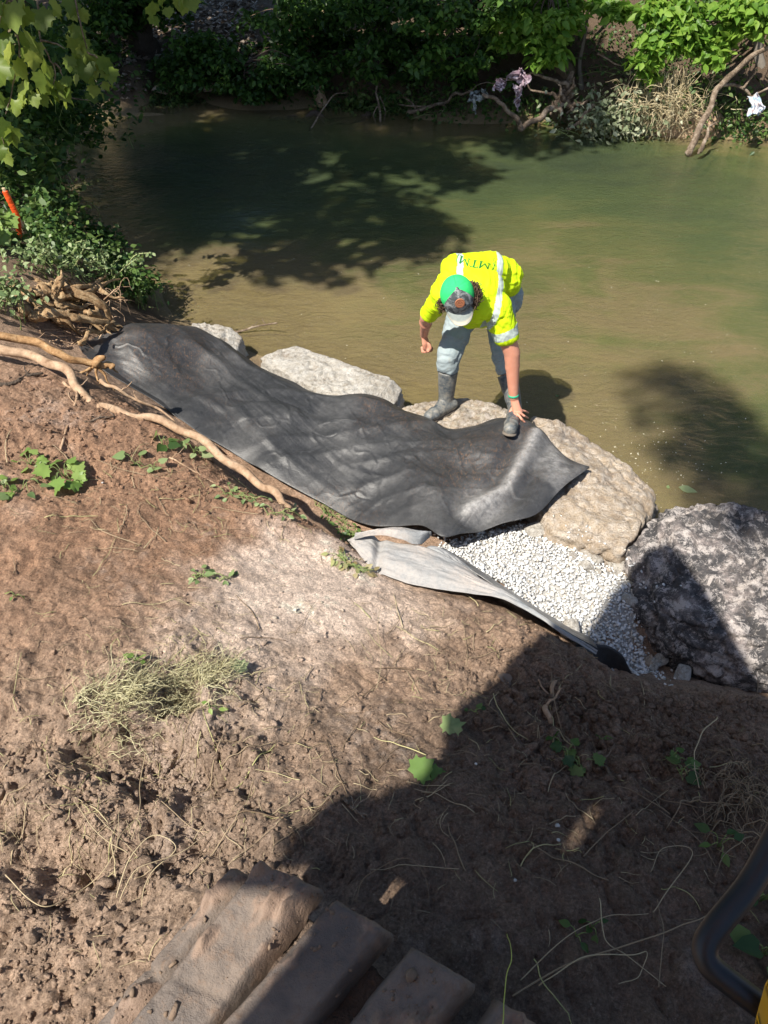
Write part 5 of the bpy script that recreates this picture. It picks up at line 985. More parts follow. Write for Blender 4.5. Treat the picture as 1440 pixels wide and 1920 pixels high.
for (px, py, n, sp, sz, lab, m, tm, up, vine) in [
    (122, 895, 9, .07, .085, 'largest bright green lobed leaf plant on the brown soil at left', lm_bright, MAPLE, .05, None),
    (58, 872, 6, .06, .05, 'small lobed leaf sprig left of the bright green plant', lm_bright, MAPLE, .03, None),
    (22, 930, 6, .08, .05, 'trailing pale leaves at the left edge below the small sprig', lm_dusty, HEART, .03, (50, -40)),
    (10, 915, 5, .06, .05, 'leaf cluster cut by the left edge of the picture beside the bright plant', lm_bright, MAPLE, .03, None),
    (360, 1078, 8, .06, .045, 'wilted leafy stem lying on the mud at the top of the pale patch', lm_dusty, OVAL, .015, (30, 5)),
    (405, 1085, 5, .05, .04, 'pale dry leaves lying right of the wilted leafy stem', lm_dusty, OVAL, .012, (25, 0)),
    (30, 1118, 3, .03, .025, 'tiny green sprout on bare mud near the left edge', lm_bright, OVAL, .015, None),
    (255, 1240, 4, .04, .04, 'small green sprout above the dry grass clump', lm_bright, MAPLE, .02, None),
    (395, 1325, 3, .03, .03, 'tiny bright sprout at the right end of the dry grass clump', lm_bright, OVAL, .02, None),
    (1050, 1400, 8, .06, .045, 'vine with small green leaves on the shaded mud right of the shadow edge', lm_weed, MAPLE, .03, (40, 40)),
    (1125, 1390, 2, .02, .045, 'single dull green leaf on the shaded mud beside the vine', lm_weed, OVAL, .015, None),
    (1258, 1418, 6, .05, .05, 'rounded green leaves on a bent stem in the shade at right', lm_weed, HEART, .035, (20, 45)),
    (1345, 1588, 5, .05, .055, 'green leaf trio below the wiry root tangle', lm_weed, OVAL, .04, None),
    (1080, 1755, 3, .04, .04, 'pair of small leaves in the shade above the stem fan', lm_weed, OVAL, .02, None),
    (1110, 1738, 3, .03, .035, 'small leaf sprig right of the leaf pair in the shade', lm_weed, OVAL, .02, None),
    (890, 1335, 4, .03, .028, 'two dull leaves at the edge of the machine shadow', lm_weed, HEART, .012, None),
    (1425, 1690, 6, .05, .07, 'leafy plant at the right edge behind the dark rail', lm_weed, OVAL, .06, None),
    (1430, 1790, 6, .06, .09, 'broad dark leaf plant at the right edge below the bend of the rail', lm_weed, HEART, .06, None),
    (250, 870, 6, .06, .06, 'pale green leaves on the slope right of the bright plant', lm_dusty, HEART, .03, (50, 10)),
    (305, 835, 4, .05, .07, 'heart shaped leaf standing on the slope under the twig', lm_weed, HEART, .05, None),
    (365, 850, 6, .05, .065, 'pale leaf hanging at the soil crest above the end of the thin root', lm_dusty, HEART, .04, None),
    (420, 925, 14, .09, .04, 'scattered pale dying leaves along the thin trailing stem', lm_dusty, OVAL, .02, (60, 10)),
    (545, 880, 6, .04, .04, 'small upright sprig at the tip of the long root', lm_bright, OVAL, .07, None),
    (590, 945, 26, .08, .028, 'dense little weeds on the soil crest right of the long root tip', lm_weed, OVAL, .04, (60, 40)),
    (640, 990, 34, .08, .033, 'leafy weeds hanging over the crest left of the grey fabric flap', lm_weed, OVAL, .04, (40, 30)),
    (632, 1040, 34, .07, .04, 'wilted tan leaves below the weeds on the crest', leafmat('wilted_leaf', [(0, (.20, .15, .07)), (.6, (.36, .31, .16)), (1, (.30, .36, .14))], .2), OVAL, .02, (50, 35)),
    (500, 965, 10, .08, .035, 'small pale leaves on the slope below the long root', lm_dusty, OVAL, .02, (60, -10))]:
    ground_plant(px, py, n, sp, sz, lab, m, tm, up, vine=vine)
for px, py, s, m, lab, tm in [(455, 1260, .085, lm_dusty, 'single blue green toothed leaf lying flat on the pale mud', MAPLE), (775, 1452, .07, lm_bright, 'left yellow green leaf at the tip of the machine shadow', MAPLE), (808, 1455, .075, lm_bright, 'torn yellow leaf beside the left yellow green leaf at the shadow tip', MAPLE), (830, 1368, .075, lm_dusty, 'ragged pale green leaf lying across the shadow edge', MAPLE),
    (960, 1278, .06, leafmat('brown_leaf', [(0, (.16, .11, .08)), (1, (.25, .18, .13))], .05), 'curled brown leaf in the shade on the crest', HEART)]:
    g_ = onground(px, py, .008); o = leaves('fallen_leaf', [g_], [s*1.15], m, tmpl=tm, tilt=.08, droop=-.2); tag(o, lab, 'leaf')
# pale flecks (broken shell / chips)
for k, (px, py, s, lab) in enumerate([(1045, 1548, .016, 'upper white splinter beside the sunlit sliver in the shade'), (1047, 1575, .012, 'lower white splinter beside the sunlit sliver in the shade'), (966, 1650, .010, 'white chip in the middle of the shaded mud'), (892, 1432, .010, 'white chip near the yellow leaves inside the shadow'), (192, 905, .012, 'pale fleck of lime on the brown soil right of the bright plant'), (1277, 1098, .012, 'white chip on the dark side of the speckled boulder')]):
    V, Fq = stones[k]; V = V*.6; g_ = onground(px, py, .01) if k < 5 else P(px, py, .62); o = link('white_chip', mesh_np('white_chip', V*s*np.array([1., 1.3, .5]), [Fq]), gravm, smooth=False); o.location = g_; tag(o, lab, 'chip')
# ---------------- trees, shrubs and the far bank
def crown_arr(clumps, n, size, tm, spread, flat=.45, r=rng, droop=.55, tint=(0, 1), tilt=.6):
    c = np.array(clumps); k = r.integers(len(c), size=n); s = spread if np.ndim(spread) == 0 else np.asarray(spread)[k]
    off = r.normal(0, 1, (n, 3)); off /= np.linalg.norm(off, axis=1)[:, None]; off *= (r.uniform(0, 1, n)**.5*s)[:, None] if np.ndim(s) == 0 else (r.uniform(0, 1, n)**.5*s)[:, None]
    off[:, 2] = off[:, 2]*flat-.25*np.hypot(off[:, 0], off[:, 1])
    return c[k]+off
def tree(name, label, cat, base, h, trunk_r, clumps, nleaf, lsize, m, spread, tm=OVAL, bm_=None, group=None, lean=(0, 0), tips=True, twr=.02, seed=1, trunk_pts=None, droop=.55, tilt=.6, flat=.45):
    base = Vector(base); o = thing(name, label, cat, group, base); r = np.random.default_rng(seed); t = Tubes(); b_ = np.array(base)
    tp = trunk_pts or [base-Vector((0, 0, .3)), base+Vector((lean[0]*.25, lean[1]*.25, h*.3)), base+Vector((lean[0]*.6, lean[1]*.6, h*.65)), base+Vector((lean[0], lean[1], h))]
    tp = [np.array(q) for q in tp]; t.add([q-b_ for q in tp], trunk_r*1.15, trunk_r*.35, n=40, seg=14, rough=.25, wob=trunk_r*.5, seed=seed)
    tc = crom(tp, 30)
    for c in clumps:
        c = np.array(c); d = np.linalg.norm(tc-c, axis=1)+np.maximum(0, tc[:, 2]-c[2])*1.2; q = tc[np.argmin(d)]; mid_ = q*.5+c*.5+r.normal(0, .12, 3)*np.linalg.norm(c-q)*.5+np.array([0, 0, .12*np.linalg.norm(c-q)])
        rr_ = min(trunk_r*.45, twr*(.6+np.linalg.norm(c-q)*.5)); t.add([q-b_, mid_-b_, c-b_], rr_, rr_*.2, n=14, seg=6, rough=.2, wob=rr_*1.5, seed=int(r.integers(999)))
    t.build('trunk', bm_ or dbark, o)
    pos = crown_arr(clumps, nleaf, lsize, tm, spread, r=r, flat=flat)
    V, Fs, ti = leaves_arr(pos-b_, np.full(nleaf, lsize), tmpl=tm, r=r, droop=droop, tilt=tilt)
    link('crown', mesh_np('crown', V, Fs, {'tint': ti}), m, o); return o
def rclumps(n, c, r, seed): g = np.random.default_rng(seed); d = g.normal(0, 1, (n, 3)); d /= np.linalg.norm(d, axis=1)[:, None]; return (np.array(c)+d*np.array(r)*(g.uniform(.35, 1, n)**.5)[:, None]).tolist()
G3 = lambda x, y: (x, y, gz(x, y))
# tall trees on the left bank whose shade falls on the creek
for i, (x, y, h, cx, cy, cz, r_, n, lab) in enumerate([(-7.2, 5.4, 11, -5.6, 5.6, 9.5, 2.1, 6500, 'tall shade tree left of the picture, nearest to the stump'),
    (-8.8, 7.6, 12, -7.4, 7.6, 9.5, 2.7, 7500, 'tall shade tree left of the picture, second along the bank'), (-9.5, 10.6, 12, -6.4, 10.0, 9.6, 2.7, 8500, 'tall shade tree left of the picture beside the creek bend'),
    (-11.5, 8.2, 14, -10, 8, 10.5, 2.8, 6000, 'tallest shade tree set back on the left bank'), (-9.6, 5.6, 13, -7.8, 5.2, 12.2, 2.3, 6500, 'tall thin shade tree set back left of the stump'),
    (-11.5, 12, 13, -9.6, 12.6, 9, 2.8, 5000, 'tall shade tree far upstream on the left bank')]):
    tree('shade_tree', lab, 'tree', G3(x, y), h, .2, rclumps(24, (cx, cy, cz), (r_, r_*.9, r_*1.15), 40+i), int(n*.5), .24, lm_tree, .6, QUAD, group='shade trees on the left bank', lean=(cx-x, cy-y), seed=50+i)
o = tree('shade_tree', 'tree behind the excavator whose high leaves shade the creek at right', 'tree', G3(1.2, -9), 17, .2, [(-5.1, -2.3, 16), (-5.5, -2.8, 16.4), (-4.8, -2.9, 15.6), (-4.9, -3.4, 15.8), (-5.6, -2.0, 16.6), (-4.4, -2.6, 15.2)], 650, .24, lm_tree, .55, QUAD, lean=(-6.2, 6.2), seed=77)
# far bank: big trees with high crowns
hi = [(-7.5, 18, 11), (-4.6, 15.9, 12), (-1.2, 17.5, 11), (2.2, 16.5, 12), (5.6, 16.2, 12), (9.5, 15.2, 11), (13, 14, 11), (-11, 22, 12), (0, 22, 13), (6, 21, 13)]
tree('shade_tree', 'tall shade tree left of the picture that leans far out over the creek', 'tree', G3(-8.6, 9.4), 10, .2, rclumps(22, (-3.3, 8.3, 10.6), (2.3, 1.3, 1.6), 71), 3600, .24, lm_tree, .6, QUAD, lean=(3.6, -1.), seed=58, group='shade trees on the left bank')
for i, (x, y, h) in enumerate(hi):
    b_ = G3(x, y); tree('woodland_tree', ['tall tree on the far bank with a dark trunk behind the creek', 'tree of the far bank woodland behind the creek'][i > 0], 'tree', b_, h, .2, rclumps(38, (x, y-.3, 6.0), (3., 2.2, 4.0), 90+i), 6000, .28, lm_tree, 1.0, QUAD, group='woodland trees beyond the far bank', seed=120+i)
# visible trunks
def trunk_tree(label, pts, r0, r1, m, clumps, n, ls, lm, sp, seed, tm=OVAL, name='bank_tree'):
    p0 = Vector(pts[0]); return tree(name, label, 'tree', p0, 5, r0, clumps, n, ls, lm, sp, tm, m, trunk_pts=[np.array(q) for q in pts], seed=seed, twr=.014)
# understorey at the far bank, clumps given as picture position and distance
def CL(l): return [tuple(PY(px, py, y)) for px, py, y in l]
U = np.random.default_rng(3)
def band(x0, x1, y0, y1, d0, d1, n): return [tuple(PY(U.uniform(x0, x1), U.uniform(y0, y1), U.uniform(d0, d1))) for _ in range(n)]
trunk_tree('thick dark trunk standing on the far bank at the left with low dark leaves', [PY(268, 175, 14.6), PY(266, 90, 14.7), PY(262, 0, 14.8), PY(258, -150, 15)], .24, .2, dbark, band(190, 330, -40, 55, 13.8, 15, 14), 2600, .11, lm_tree, .42, 201)
trunk_tree('slender leaning trunk left of the thick dark trunk', [PY(232, 165, 14.0), PY(215, 80, 14.1), PY(205, 0, 14.2), PY(190, -120, 14.4)], .09, .06, dbark, band(100, 230, -60, 40, 13.5, 14.5, 8), 1200, .10, lm_tree, .40, 202)
trunk_tree('dark green shrub tree beside the thick dark trunk, overhanging the creek', [PY(385, 185, 14.1), PY(370, 120, 14.2), PY(365, 40, 14.3)], .06, .03, dbark, band(290, 460, 60, 165, 13.4, 14.4, 26), 4200, .10, lm_tree, .36, 203)
trunk_tree('leaning bare trunk with a pale patch at the foot of the dark thicket', [PY(607, 195, 13.4), PY(590, 150, 13.6), PY(578, 120, 13.9), PY(560, 40, 14.4)], .085, .06, bark, band(470, 640, -10, 110, 13.4, 14.8, 26), 3400, .105, lm_tree, .38, 204)
trunk_tree('bushy overhanging tree in the middle of the far bank', [PY(700, 190, 13.9), PY(705, 100, 14.1), PY(715, 0, 14.3), PY(720, -90, 14.5)], .12, .08, dbark, band(620, 800, -30, 140, 12.4, 14.6, 40), 4600, .105, lm_tree, .27, 205)
trunk_tree('dense green tree overhanging the creek left of the torn rootwad', [PY(880, 185, 13.6), PY(885, 100, 13.8), PY(890, 0, 14), PY(890, -90, 14.2)], .10, .07, dbark, band(770, 960, -30, 150, 12.0, 14.2, 40), 4300, .105, leafmat('mid_leaf', [(0, (.03, .075, .018)), (.5, (.06, .14, .025)), (1, (.15, .28, .045))], .4), .27, 206)
trunk_tree('tree with a straight brown trunk rising behind the torn rootwad', [PY(1075, 200, 13.2), PY(1062, 130, 13.3), PY(1050, 60, 13.4), PY(1035, -90, 13.6)], .17, .12, simple('brown_trunk', (.19, .135, .085), .9, .2, .4, 12, .9, .015), band(940, 1080, -30, 70, 12.4, 13.6, 24), 3800, .11, lm_light, .26, 207)
trunk_tree('light green drooping leaf spray hanging over the violet plastic bag', [PY(1120, -110, 13.3), PY(1080, -60, 13.0), PY(1030, -20, 12.8)], .03, .015, dbark, CL([(1030, 35, 12.4), (1045, 60, 12.4), (1015, 50, 12.5), (1000, 75, 12.4), (1035, 88, 12.35), (1050, 30, 12.4), (1070, 20, 12.5), (990, 40, 12.5), (1020, 105, 12.35), (1045, 95, 12.3), (970, 20, 12.6)]), 900, .15, lm_light, .2, 208)
trunk_tree('thin bare stem rising right of the rootwad on the far bank', [PY(1092, 185, 12.9), PY(1088, 120, 12.95), PY(1098, 50, 13), PY(1110, -80, 13.1)], .035, .025, simple('grey_bark', (.16, .14, .115), .9), CL([(1150, 20, 12.6), (1130, 0, 12.7), (1165, 10, 12.6)]), 260, .15, lm_light, .22, 209)
trunk_tree('young tree with bright green sprays at the right side of the far bank', [PY(1428, 190, 12.6), PY(1425, 100, 12.7), PY(1430, 0, 12.8), PY(1440, -90, 12.9)], .075, .05, simple('grey_bark_two', (.19, .165, .135), .9), CL([(1210, 105, 11.9), (1240, 85, 11.9), (1225, 70, 11.9), (1260, 60, 12), (1285, 50, 12), (1300, 30, 12), (1320, 60, 12), (1345, 85, 11.9), (1340, 100, 11.9), (1350, 60, 12), (1375, 45, 12), (1400, 30, 12), (1420, 20, 11.8), (1410, 45, 11.8), (1435, 35, 11.7), (1300, 75, 12), (1270, 80, 12), (1250, 25, 12.1), (1290, 0, 12.1), (1360, 10, 12), (1430, 0, 11.8), (1390, 0, 11.9), (1215, 20, 12.2), (1230, 0, 12.2)]), 2900, .135, lm_light, .25, 210)
trunk_tree('small hanging spray of four light leaves above the straw mound', [PY(1225, 20, 12.1), PY(1218, 60, 12.0), PY(1216, 95, 11.9)], .008, .005, bark, CL([(1218, 115, 11.9), (1210, 130, 11.9), (1226, 138, 11.9), (1214, 142, 11.9)]), 90, .15, lm_light, .12, 211)
trunk_tree('dark understorey shrub behind the right part of the far bank', [PY(1250, 120, 14), PY(1250, 60, 14.2), PY(1260, 0, 14.4)], .05, .03, dbark, band(1200, 1440, -10, 120, 13.3, 14.8, 26), 2600, .10, lm_tree, .42, 212)
trunk_tree('dark leafy shrub closing the gap at the far left bend of the creek', [PY(120, 190, 14), PY(125, 100, 14.2), PY(130, 0, 14.4)], .06, .03, dbark, band(60, 240, 40, 170, 13.5, 15, 26), 3200, .10, lm_tree, .45, 213)
trunk_tree('sunlit low shrub at the water edge left of the middle', [PY(450, 190, 13.3), PY(455, 160, 13.3), PY(460, 120, 13.3)], .03, .02, dbark, band(400, 600, 110, 175, 13.0, 13.7, 24), 3400, .09, lm_tree, .28, 214)
# hanging dark root curtain + undergrowth along the far bank edge (single plants)
for i, (px, py, y, n, s, sz, lab, m) in enumerate([(1180, 195, 12.0, 900, .42, .085, 'vine covered mound with pale rounded leaves at the water edge', leafmat('pale_vine', [(0, (.13, .17, .08)), (.6, (.30, .34, .20)), (1, (.44, .46, .32))], .2)),
    (1150, 215, 11.9, 500, .32, .08, 'low pale leaved vines left of the vine covered mound', bpy.data.materials['pale_vine']), (1300, 160, 12.1, 420, .35, .075, 'green weeds on top of the straw mound', lm_weed), (1340, 190, 12.2, 500, .45, .07, 'dark weeds behind the leaning snag', lm_weed),
    (1400, 220, 11.9, 500, .4, .07, 'dark weeds under the right plastic bag', lm_weed), (760, 185, 13.2, 500, .4, .08, 'dark weeds along the water edge below the middle tree', lm_weed), (660, 180, 13.4, 420, .4, .08, 'dark weeds at the waterline right of the leaning bare trunk', lm_weed),
    (860, 200, 12.9, 420, .4, .08, 'dark weeds at the waterline under the long driftwood branch', lm_weed), (320, 185, 13.7, 360, .4, .08, 'dark weeds at the foot of the thick dark trunk', lm_weed), (1000, 195, 12.7, 420, .4, .08, 'dark weeds at the waterline behind the rootwad', lm_weed), (1130, 110, 13.4, 380, .5, .06, 'brown green brush on the slope right of the brown trunk', lm_weed), (1200, 110, 13.0, 420, .5, .06, 'brown green brush on the slope above the vine covered mound', lm_weed), (1320, 130, 12.9, 520, .5, .06, 'brown green brush on the slope behind the bright sprays', lm_weed)]):
    c = PY(px, py, y); zb = min(c.z, gz(c.x, c.y)+.1); pos = np.array([c.x, c.y, c.z-.1])+np.random.default_rng(i).normal(0, 1, (n, 3))*np.array([s, s*.45, s*.45]); 
    pos[:, 2] = np.maximum(pos[:, 2], np.maximum(gzn(pos[:, 0], pos[:, 1]), 0)+.02)
    o = thing('bank_weed', lab, 'plant', None, (c.x, c.y, zb)); t = Tubes()
    for k in range(14): q = pos[k]-np.array(o.location); t.add([(q[0]*.3, q[1]*.3, -.15), (q[0]*.7, q[1]*.7, q[2]*.6), tuple(q)], .006, .003, n=8, seg=4)
    t.build('stems', green_stem, o); leaves('leaves', pos-np.array(o.location), np.full(n, sz), m, o, tmpl=OVAL, tilt=.8, droop=.6)
# straw mound
t = Tubes(); r2 = random.Random(8)
for k in range(900):
    px, py = r2.gauss(1255, 38), r2.gauss(195, 22); c = PY(px, py, 11.95+r2.gauss(0, .12)); z_ = max(gz(c.x, c.y), c.z-.05); L = r2.uniform(.1, .35); d_ = Vector((r2.gauss(0, .7), r2.gauss(-.2, .4), r2.gauss(-.3, .6))).normalized()
    p_ = Vector((c.x, c.y, z_)); t.add([p_, p_+d_*L*.5+Vector((0, 0, .04)), p_+d_*L], r2.uniform(.003, .007), .002, n=6, seg=4, tint=r2.uniform(.4, 1), wob=.02, seed=k)
for k in range(60):
    c = PY(r2.gauss(1250, 30), r2.gauss(165, 10), 11.9); t.add([c-Vector((0, 0, .25)), c, c+Vector((r2.gauss(0, .12), -.05, r2.uniform(.1, .35)))], .006, .003, n=8, seg=4, tint=r2.uniform(.5, 1), wob=.02, seed=k)
a = M('dead_straw'); stw = a.fin(a.ramp(a.attr('tint'), [(0, (.16, .12, .07)), (.6, (.42, .34, .20)), (1, (.62, .54, .36))]), .85, None, .2)
tag(t.build('straw_mound', stw), 'tangled mound of pale dead straw at the far water edge left of the snag', 'straw mound')
b = Blob(); r2 = random.Random(3)
for k in range(16): c = PY(r2.uniform(1215, 1325), r2.uniform(200, 238), 12.15); b.ell((c.x, c.y, max(.05, c.z-.1)), (r2.uniform(.2, .36), .28, r2.uniform(.14, .26)))
md = b.done('earth_mound', simple('sandy_earth', (.36, .25, .16), .95, .2, .35, 8, 1., .03), .03, 2); wrinkle(md, .05, (0, 0, 1), 8, 8, 5, sharp=False); tag(md, 'sunlit sandy earth lump at the far water edge under the straw', 'earth mound')
# fallen rootwad with branches
rw = thing('fallen_rootwad', 'torn rootwad with bare branches reaching over the water on the far bank', 'driftwood', None, tuple(PY(1062, 185, 12.3))); b0 = rw.location
def rel(l): return [PY(*q)-b0 for q in l]
t = Tubes(); t.add(rel([(1040, 205, 12.2), (1058, 185, 12.3), (1068, 165, 12.35), (1074, 140, 12.4)]), .10, .02, n=30, seg=16, rough=.8, wob=.06, seed=3)
for q in ([(1060, 190, 12.3), (1052, 175, 12.2), (1045, 165, 12.15)], [(1062, 180, 12.3), (1075, 160, 12.2), (1080, 145, 12.2)], [(1060, 190, 12.3), (1070, 200, 12.1), (1066, 212, 12.05)], [(1055, 195, 12.2), (1048, 205, 12.05), (1050, 225, 11.95)]): t.add(rel(q), .045, .006, n=16, seg=10, rough=.7, wob=.04, seed=len(q)+int(q[1][0]))
t.build('root_plate', gbark, rw)
for q, r0, r1 in [([(1050, 200, 12.2), (1020, 215, 12.0), (995, 228, 11.9), (978, 240, 11.8), (975, 232, 11.8), (965, 215, 11.8), (945, 198, 11.85), (920, 186, 11.9), (905, 178, 11.95)], .085, .05), ([(1065, 165, 12.3), (1050, 152, 12.3), (1030, 145, 12.3), (1000, 140, 12.35), (985, 138, 12.4)], .06, .025), ([(1050, 190, 12.25), (1030, 175, 12.2), (1005, 168, 12.2), (985, 160, 12.2)], .045, .02), ([(1068, 195, 12.3), (1090, 200, 12.25), (1105, 203, 12.2)], .08, .05), ([(1115, 195, 12.0), (1095, 215, 11.9), (1075, 236, 11.8), (1065, 240, 11.75)], .055, .035),
    ([(1085, 195, 12.2), (1105, 188, 12.1), (1120, 192, 12.1)], .025, .012), ([(1100, 195, 12.2), (1108, 178, 12.2), (1115, 150, 12.2)], .022, .01), ([(985, 150, 12.4), (950, 148, 12.4), (930, 152, 12.4), (900, 160, 12.3), (880, 172, 12.3)], .02, .012)]:
    Tubes().add(rel(q), r0*.55, r1*.45, n=len(q)*8, seg=10, rough=.12, wob=.035, seed=int(q[0][0])).build('branch', gbark, rw)
def stick_thing(l, r0, r1, lab, m, name='driftwood_branch', cat='branch', extra=()):
    t = Tubes(); t.add([PY(*q) for q in l], r0, r1, n=len(l)*8, seg=10, rough=.15, wob=r0*.8, seed=len(lab))
    for q, a_, b_ in extra: t.add([PY(*x) for x in q], a_, b_, n=len(q)*6, seg=8, rough=.2, wob=a_*.5, seed=int(q[0][0]))
    return tag(t.build(name, m), lab, cat)
stick_thing([(765, 210, 12.8), (800, 200, 12.8), (830, 190, 12.8), (860, 176, 12.7), (885, 168, 12.7)], .03, .015, 'long thin driftwood branch low over the water left of the rootwad', gbark, extra=(([(780, 206, 12.8), (770, 190, 12.8), (755, 182, 12.8)], .015, .008), ([(820, 195, 12.8), (836, 200, 12.7), (822, 216, 12.65)], .012, .006), ([(800, 200, 12.8), (765, 198, 12.7), (748, 196, 12.8)], .012, .008)))
stick_thing([(690, 215, 13.0), (660, 222, 12.95), (620, 223, 12.9), (590, 218, 12.9), (550, 219, 12.9), (505, 221, 12.9)], .06, .03, 'half sunken log lying along the dark waterline left of the middle', dbark, 'sunken_log', 'log')
stick_thing([(580, 245, 12.3), (600, 215, 12.5), (625, 180, 12.8), (650, 172, 13)], .014, .008, 'thin bent twig rising from the water near the sunken log', gbark)
stick_thing([(715, 240, 12.6), (712, 210, 12.7), (706, 175, 12.8), (712, 150, 12.9)], .022, .012, 'hanging dead vine touching the water in the middle of the far bank', gbark, extra=(([(708, 200, 12.7), (700, 215, 12.65), (704, 230, 12.6)], .012, .006), ([(712, 180, 12.8), (722, 205, 12.7), (720, 228, 12.6)], .010, .005)))
stick_thing([(1290, 288, 11.1), (1310, 250, 11.2), (1330, 205, 11.4), (1348, 160, 11.6), (1372, 140, 11.6), (1400, 115, 11.6), (1450, 82, 11.6), (1500, 50, 11.6)], .05, .03, 'leaning barkless snag at the right standing in the water', gbark, 'leaning_snag', 'snag', extra=(([(1312, 284, 11.0), (1322, 262, 11.1), (1330, 240, 11.2), (1345, 228, 11.3)], .034, .010), ([(1308, 288, 11.0), (1318, 278, 11.05), (1322, 262, 11.1)], .018, .018), ([(1352, 158, 11.6), (1380, 160, 11.7), (1400, 172, 11.7), (1415, 190, 11.7)], .026, .015), ([(1395, 165, 11.7), (1408, 148, 11.7), (1418, 130, 11.7)], .02, .008), ([(1440, 165, 11.6), (1420, 176, 11.6), (1400, 185, 11.6)], .016, .008)))
stick_thing([(1120, 100, 12.6), (1140, 112, 12.5), (1165, 125, 12.4)], .018, .008, 'thin bare dead twig on the slope above the pale vines', gbark)
stick_thing([(835, 42, 12.4), (855, 20, 12.4), (880, -20, 12.5)], .02, .012, 'bare grey branch crossing the green leaves at the top of the middle', gbark)
stick_thing([(795, 45, 12.4), (825, 22, 12.4), (845, -8, 12.5)], .018, .012, 'bare slanting branch at the top edge left of the grey branch', gbark)
# plastic bags snagged on the branches
def bagthing(l, cols, lab, seed):
    a = M('torn_plastic'); c = a.mix(a.ramp(a.noise(9, 4, .6, dist=1.), [(.42, 0.), (.55, 1.)]), cols[0], cols[1]); pm = a.fin(c, .35, a.bump(a.noise(18, 4, .6), .5, .03), .5)
    o = thing('plastic_bag', lab, 'plastic bag', None, tuple(PY(*l[0][0])))
    for j, q in enumerate(l):
        p = [PY(*x) for x in q]; uu, vv = np.meshgrid(np.linspace(0, 1, 34), np.linspace(0, 1, 30)); A_, B_, C_, D_ = [np.array(x) for x in p]
        V = (A_*(1-uu[..., None])+B_*uu[..., None])*(1-vv[..., None])+(D_*(1-uu[..., None])+C_*uu[..., None])*vv[..., None]
        V[..., 1] += .09*fbm(uu*3, vv*2.4, s=seed+j, o=4)*2; V[..., 2] += .07*fbm(uu*3, vv*3, s=seed+9+j, o=3)*2*(vv*.7+.3); V[..., 0] += .05*fbm(uu*3, vv*3, s=seed+19+j, o=3)*2
        f_ = link(['film', 'torn_strip'][j > 0], mesh_np('film', V.reshape(-1, 3)-np.array(o.location), grid_faces(34, 30)), pm, o); s_ = f_.modifiers.new('s', 'SOLIDIFY'); s_.thickness = .004; bake(f_)
bagthing([[(948, 145, 12.1), (985, 125, 12.05), (990, 150, 11.9), (978, 162, 11.95)], [(935, 150, 12.1), (948, 148, 12.1), (940, 172, 12), (928, 170, 12)], [(968, 160, 12.0), (976, 160, 12.0), (970, 193, 11.9), (966, 194, 11.9)]], ((.62, .52, .58), (.18, .12, .15)), 'torn violet plastic bag snagged on a branch over the water', 5)
bagthing([[(884, 175, 12.2), (895, 172, 12.1), (892, 205, 12), (884, 200, 12)], [(893, 175, 12.1), (910, 172, 12.0), (908, 180, 11.95), (896, 184, 12)]], ((.40, .45, .46), (.10, .11, .10)), 'small grey plastic scrap on the tip of the driftwood branch', 25)
bagthing([[(1408, 180, 11.5), (1422, 178, 11.5), (1436, 215, 11.3), (1404, 222, 11.3)]], ((.66, .56, .56), (.30, .42, .52)), 'crumpled pinkish plastic bag hanging at the right edge by the snag', 35)
# litter and pale fallen leaves on the far bank floor (uncountable)
pos = []; r3 = np.random.default_rng(6)
for _ in range(5000):
    px, py = r3.uniform(100, 480), r3.uniform(-20, 150); z_ = .6
    for _j in range(5): p = P(px, py, z_); z_ = gz(p.x, p.y)
    if p.y > 13 and z_ > .1 and p.y < 30: pos.append((p.x, p.y, z_+.02))
leaves('leaf_litter', pos, np.full(len(pos), .10), leafmat('dead_leaf', [(0, (.14, .10, .07)), (.6, (.38, .30, .24)), (1, (.55, .47, .40))], .05), None, tmpl=QUAD, tilt=.4, droop=0)['kind'] = 'stuff'
for (px, py, y, s, lab) in [(402, 163, 13.6, .2, 'pale rock lying at the dark far water edge left of the middle'), (300, 170, 13.7, .16, 'small rock at the far water edge under the thick dark trunk'), (190, 168, 13.6, .3, 'brown rock at the dark bend of the far bank'), (465, 170, 13.4, .12, 'small pale stone at the far water edge right of the pale rock')]:
    c = PY(px, py, y); V, Fq = stones[int(px) % 10]; o = link('bank_rock', mesh_np('bank_rock', V*s, [Fq]), tan_rock, smooth=False); o.location = (c.x, c.y, max(c.z, .03)); tag(o, lab, 'rock')
fl = []; r4 = np.random.default_rng(12)
for _ in range(260):
    px, py = (r4.normal(1210, 90), r4.normal(860, 45)) if _ % 2 else (r4.uniform(500, 1430), r4.uniform(420, 900)); p = P(px, py, .006)
    if smoothz(p.x, p.y) < -.04: fl.append(tuple(p))
a = M('pale_fleck'); flm = a.fin((.60, .56, .42), .6); o = leaves('floating_flecks', fl, r4.uniform(.006, .018, len(fl)), flm, None, tmpl=QUAD, tilt=.02, droop=0); o['kind'] = 'stuff'
for px, py, s, lab in [(1272, 913, .13, 'curled pale leaf floating on the dim water above the speckled boulder'), (1044, 745, .05, 'small yellow leaf floating right of the legs of the person'), (1252, 916, .06, 'smaller pale leaf floating beside the curled pale leaf')]:
    tag(leaves('floating_leaf', [P(px, py, .008)], [s], lm_dusty, None, tmpl=OVAL, tilt=.05, droop=0), lab, 'leaf')
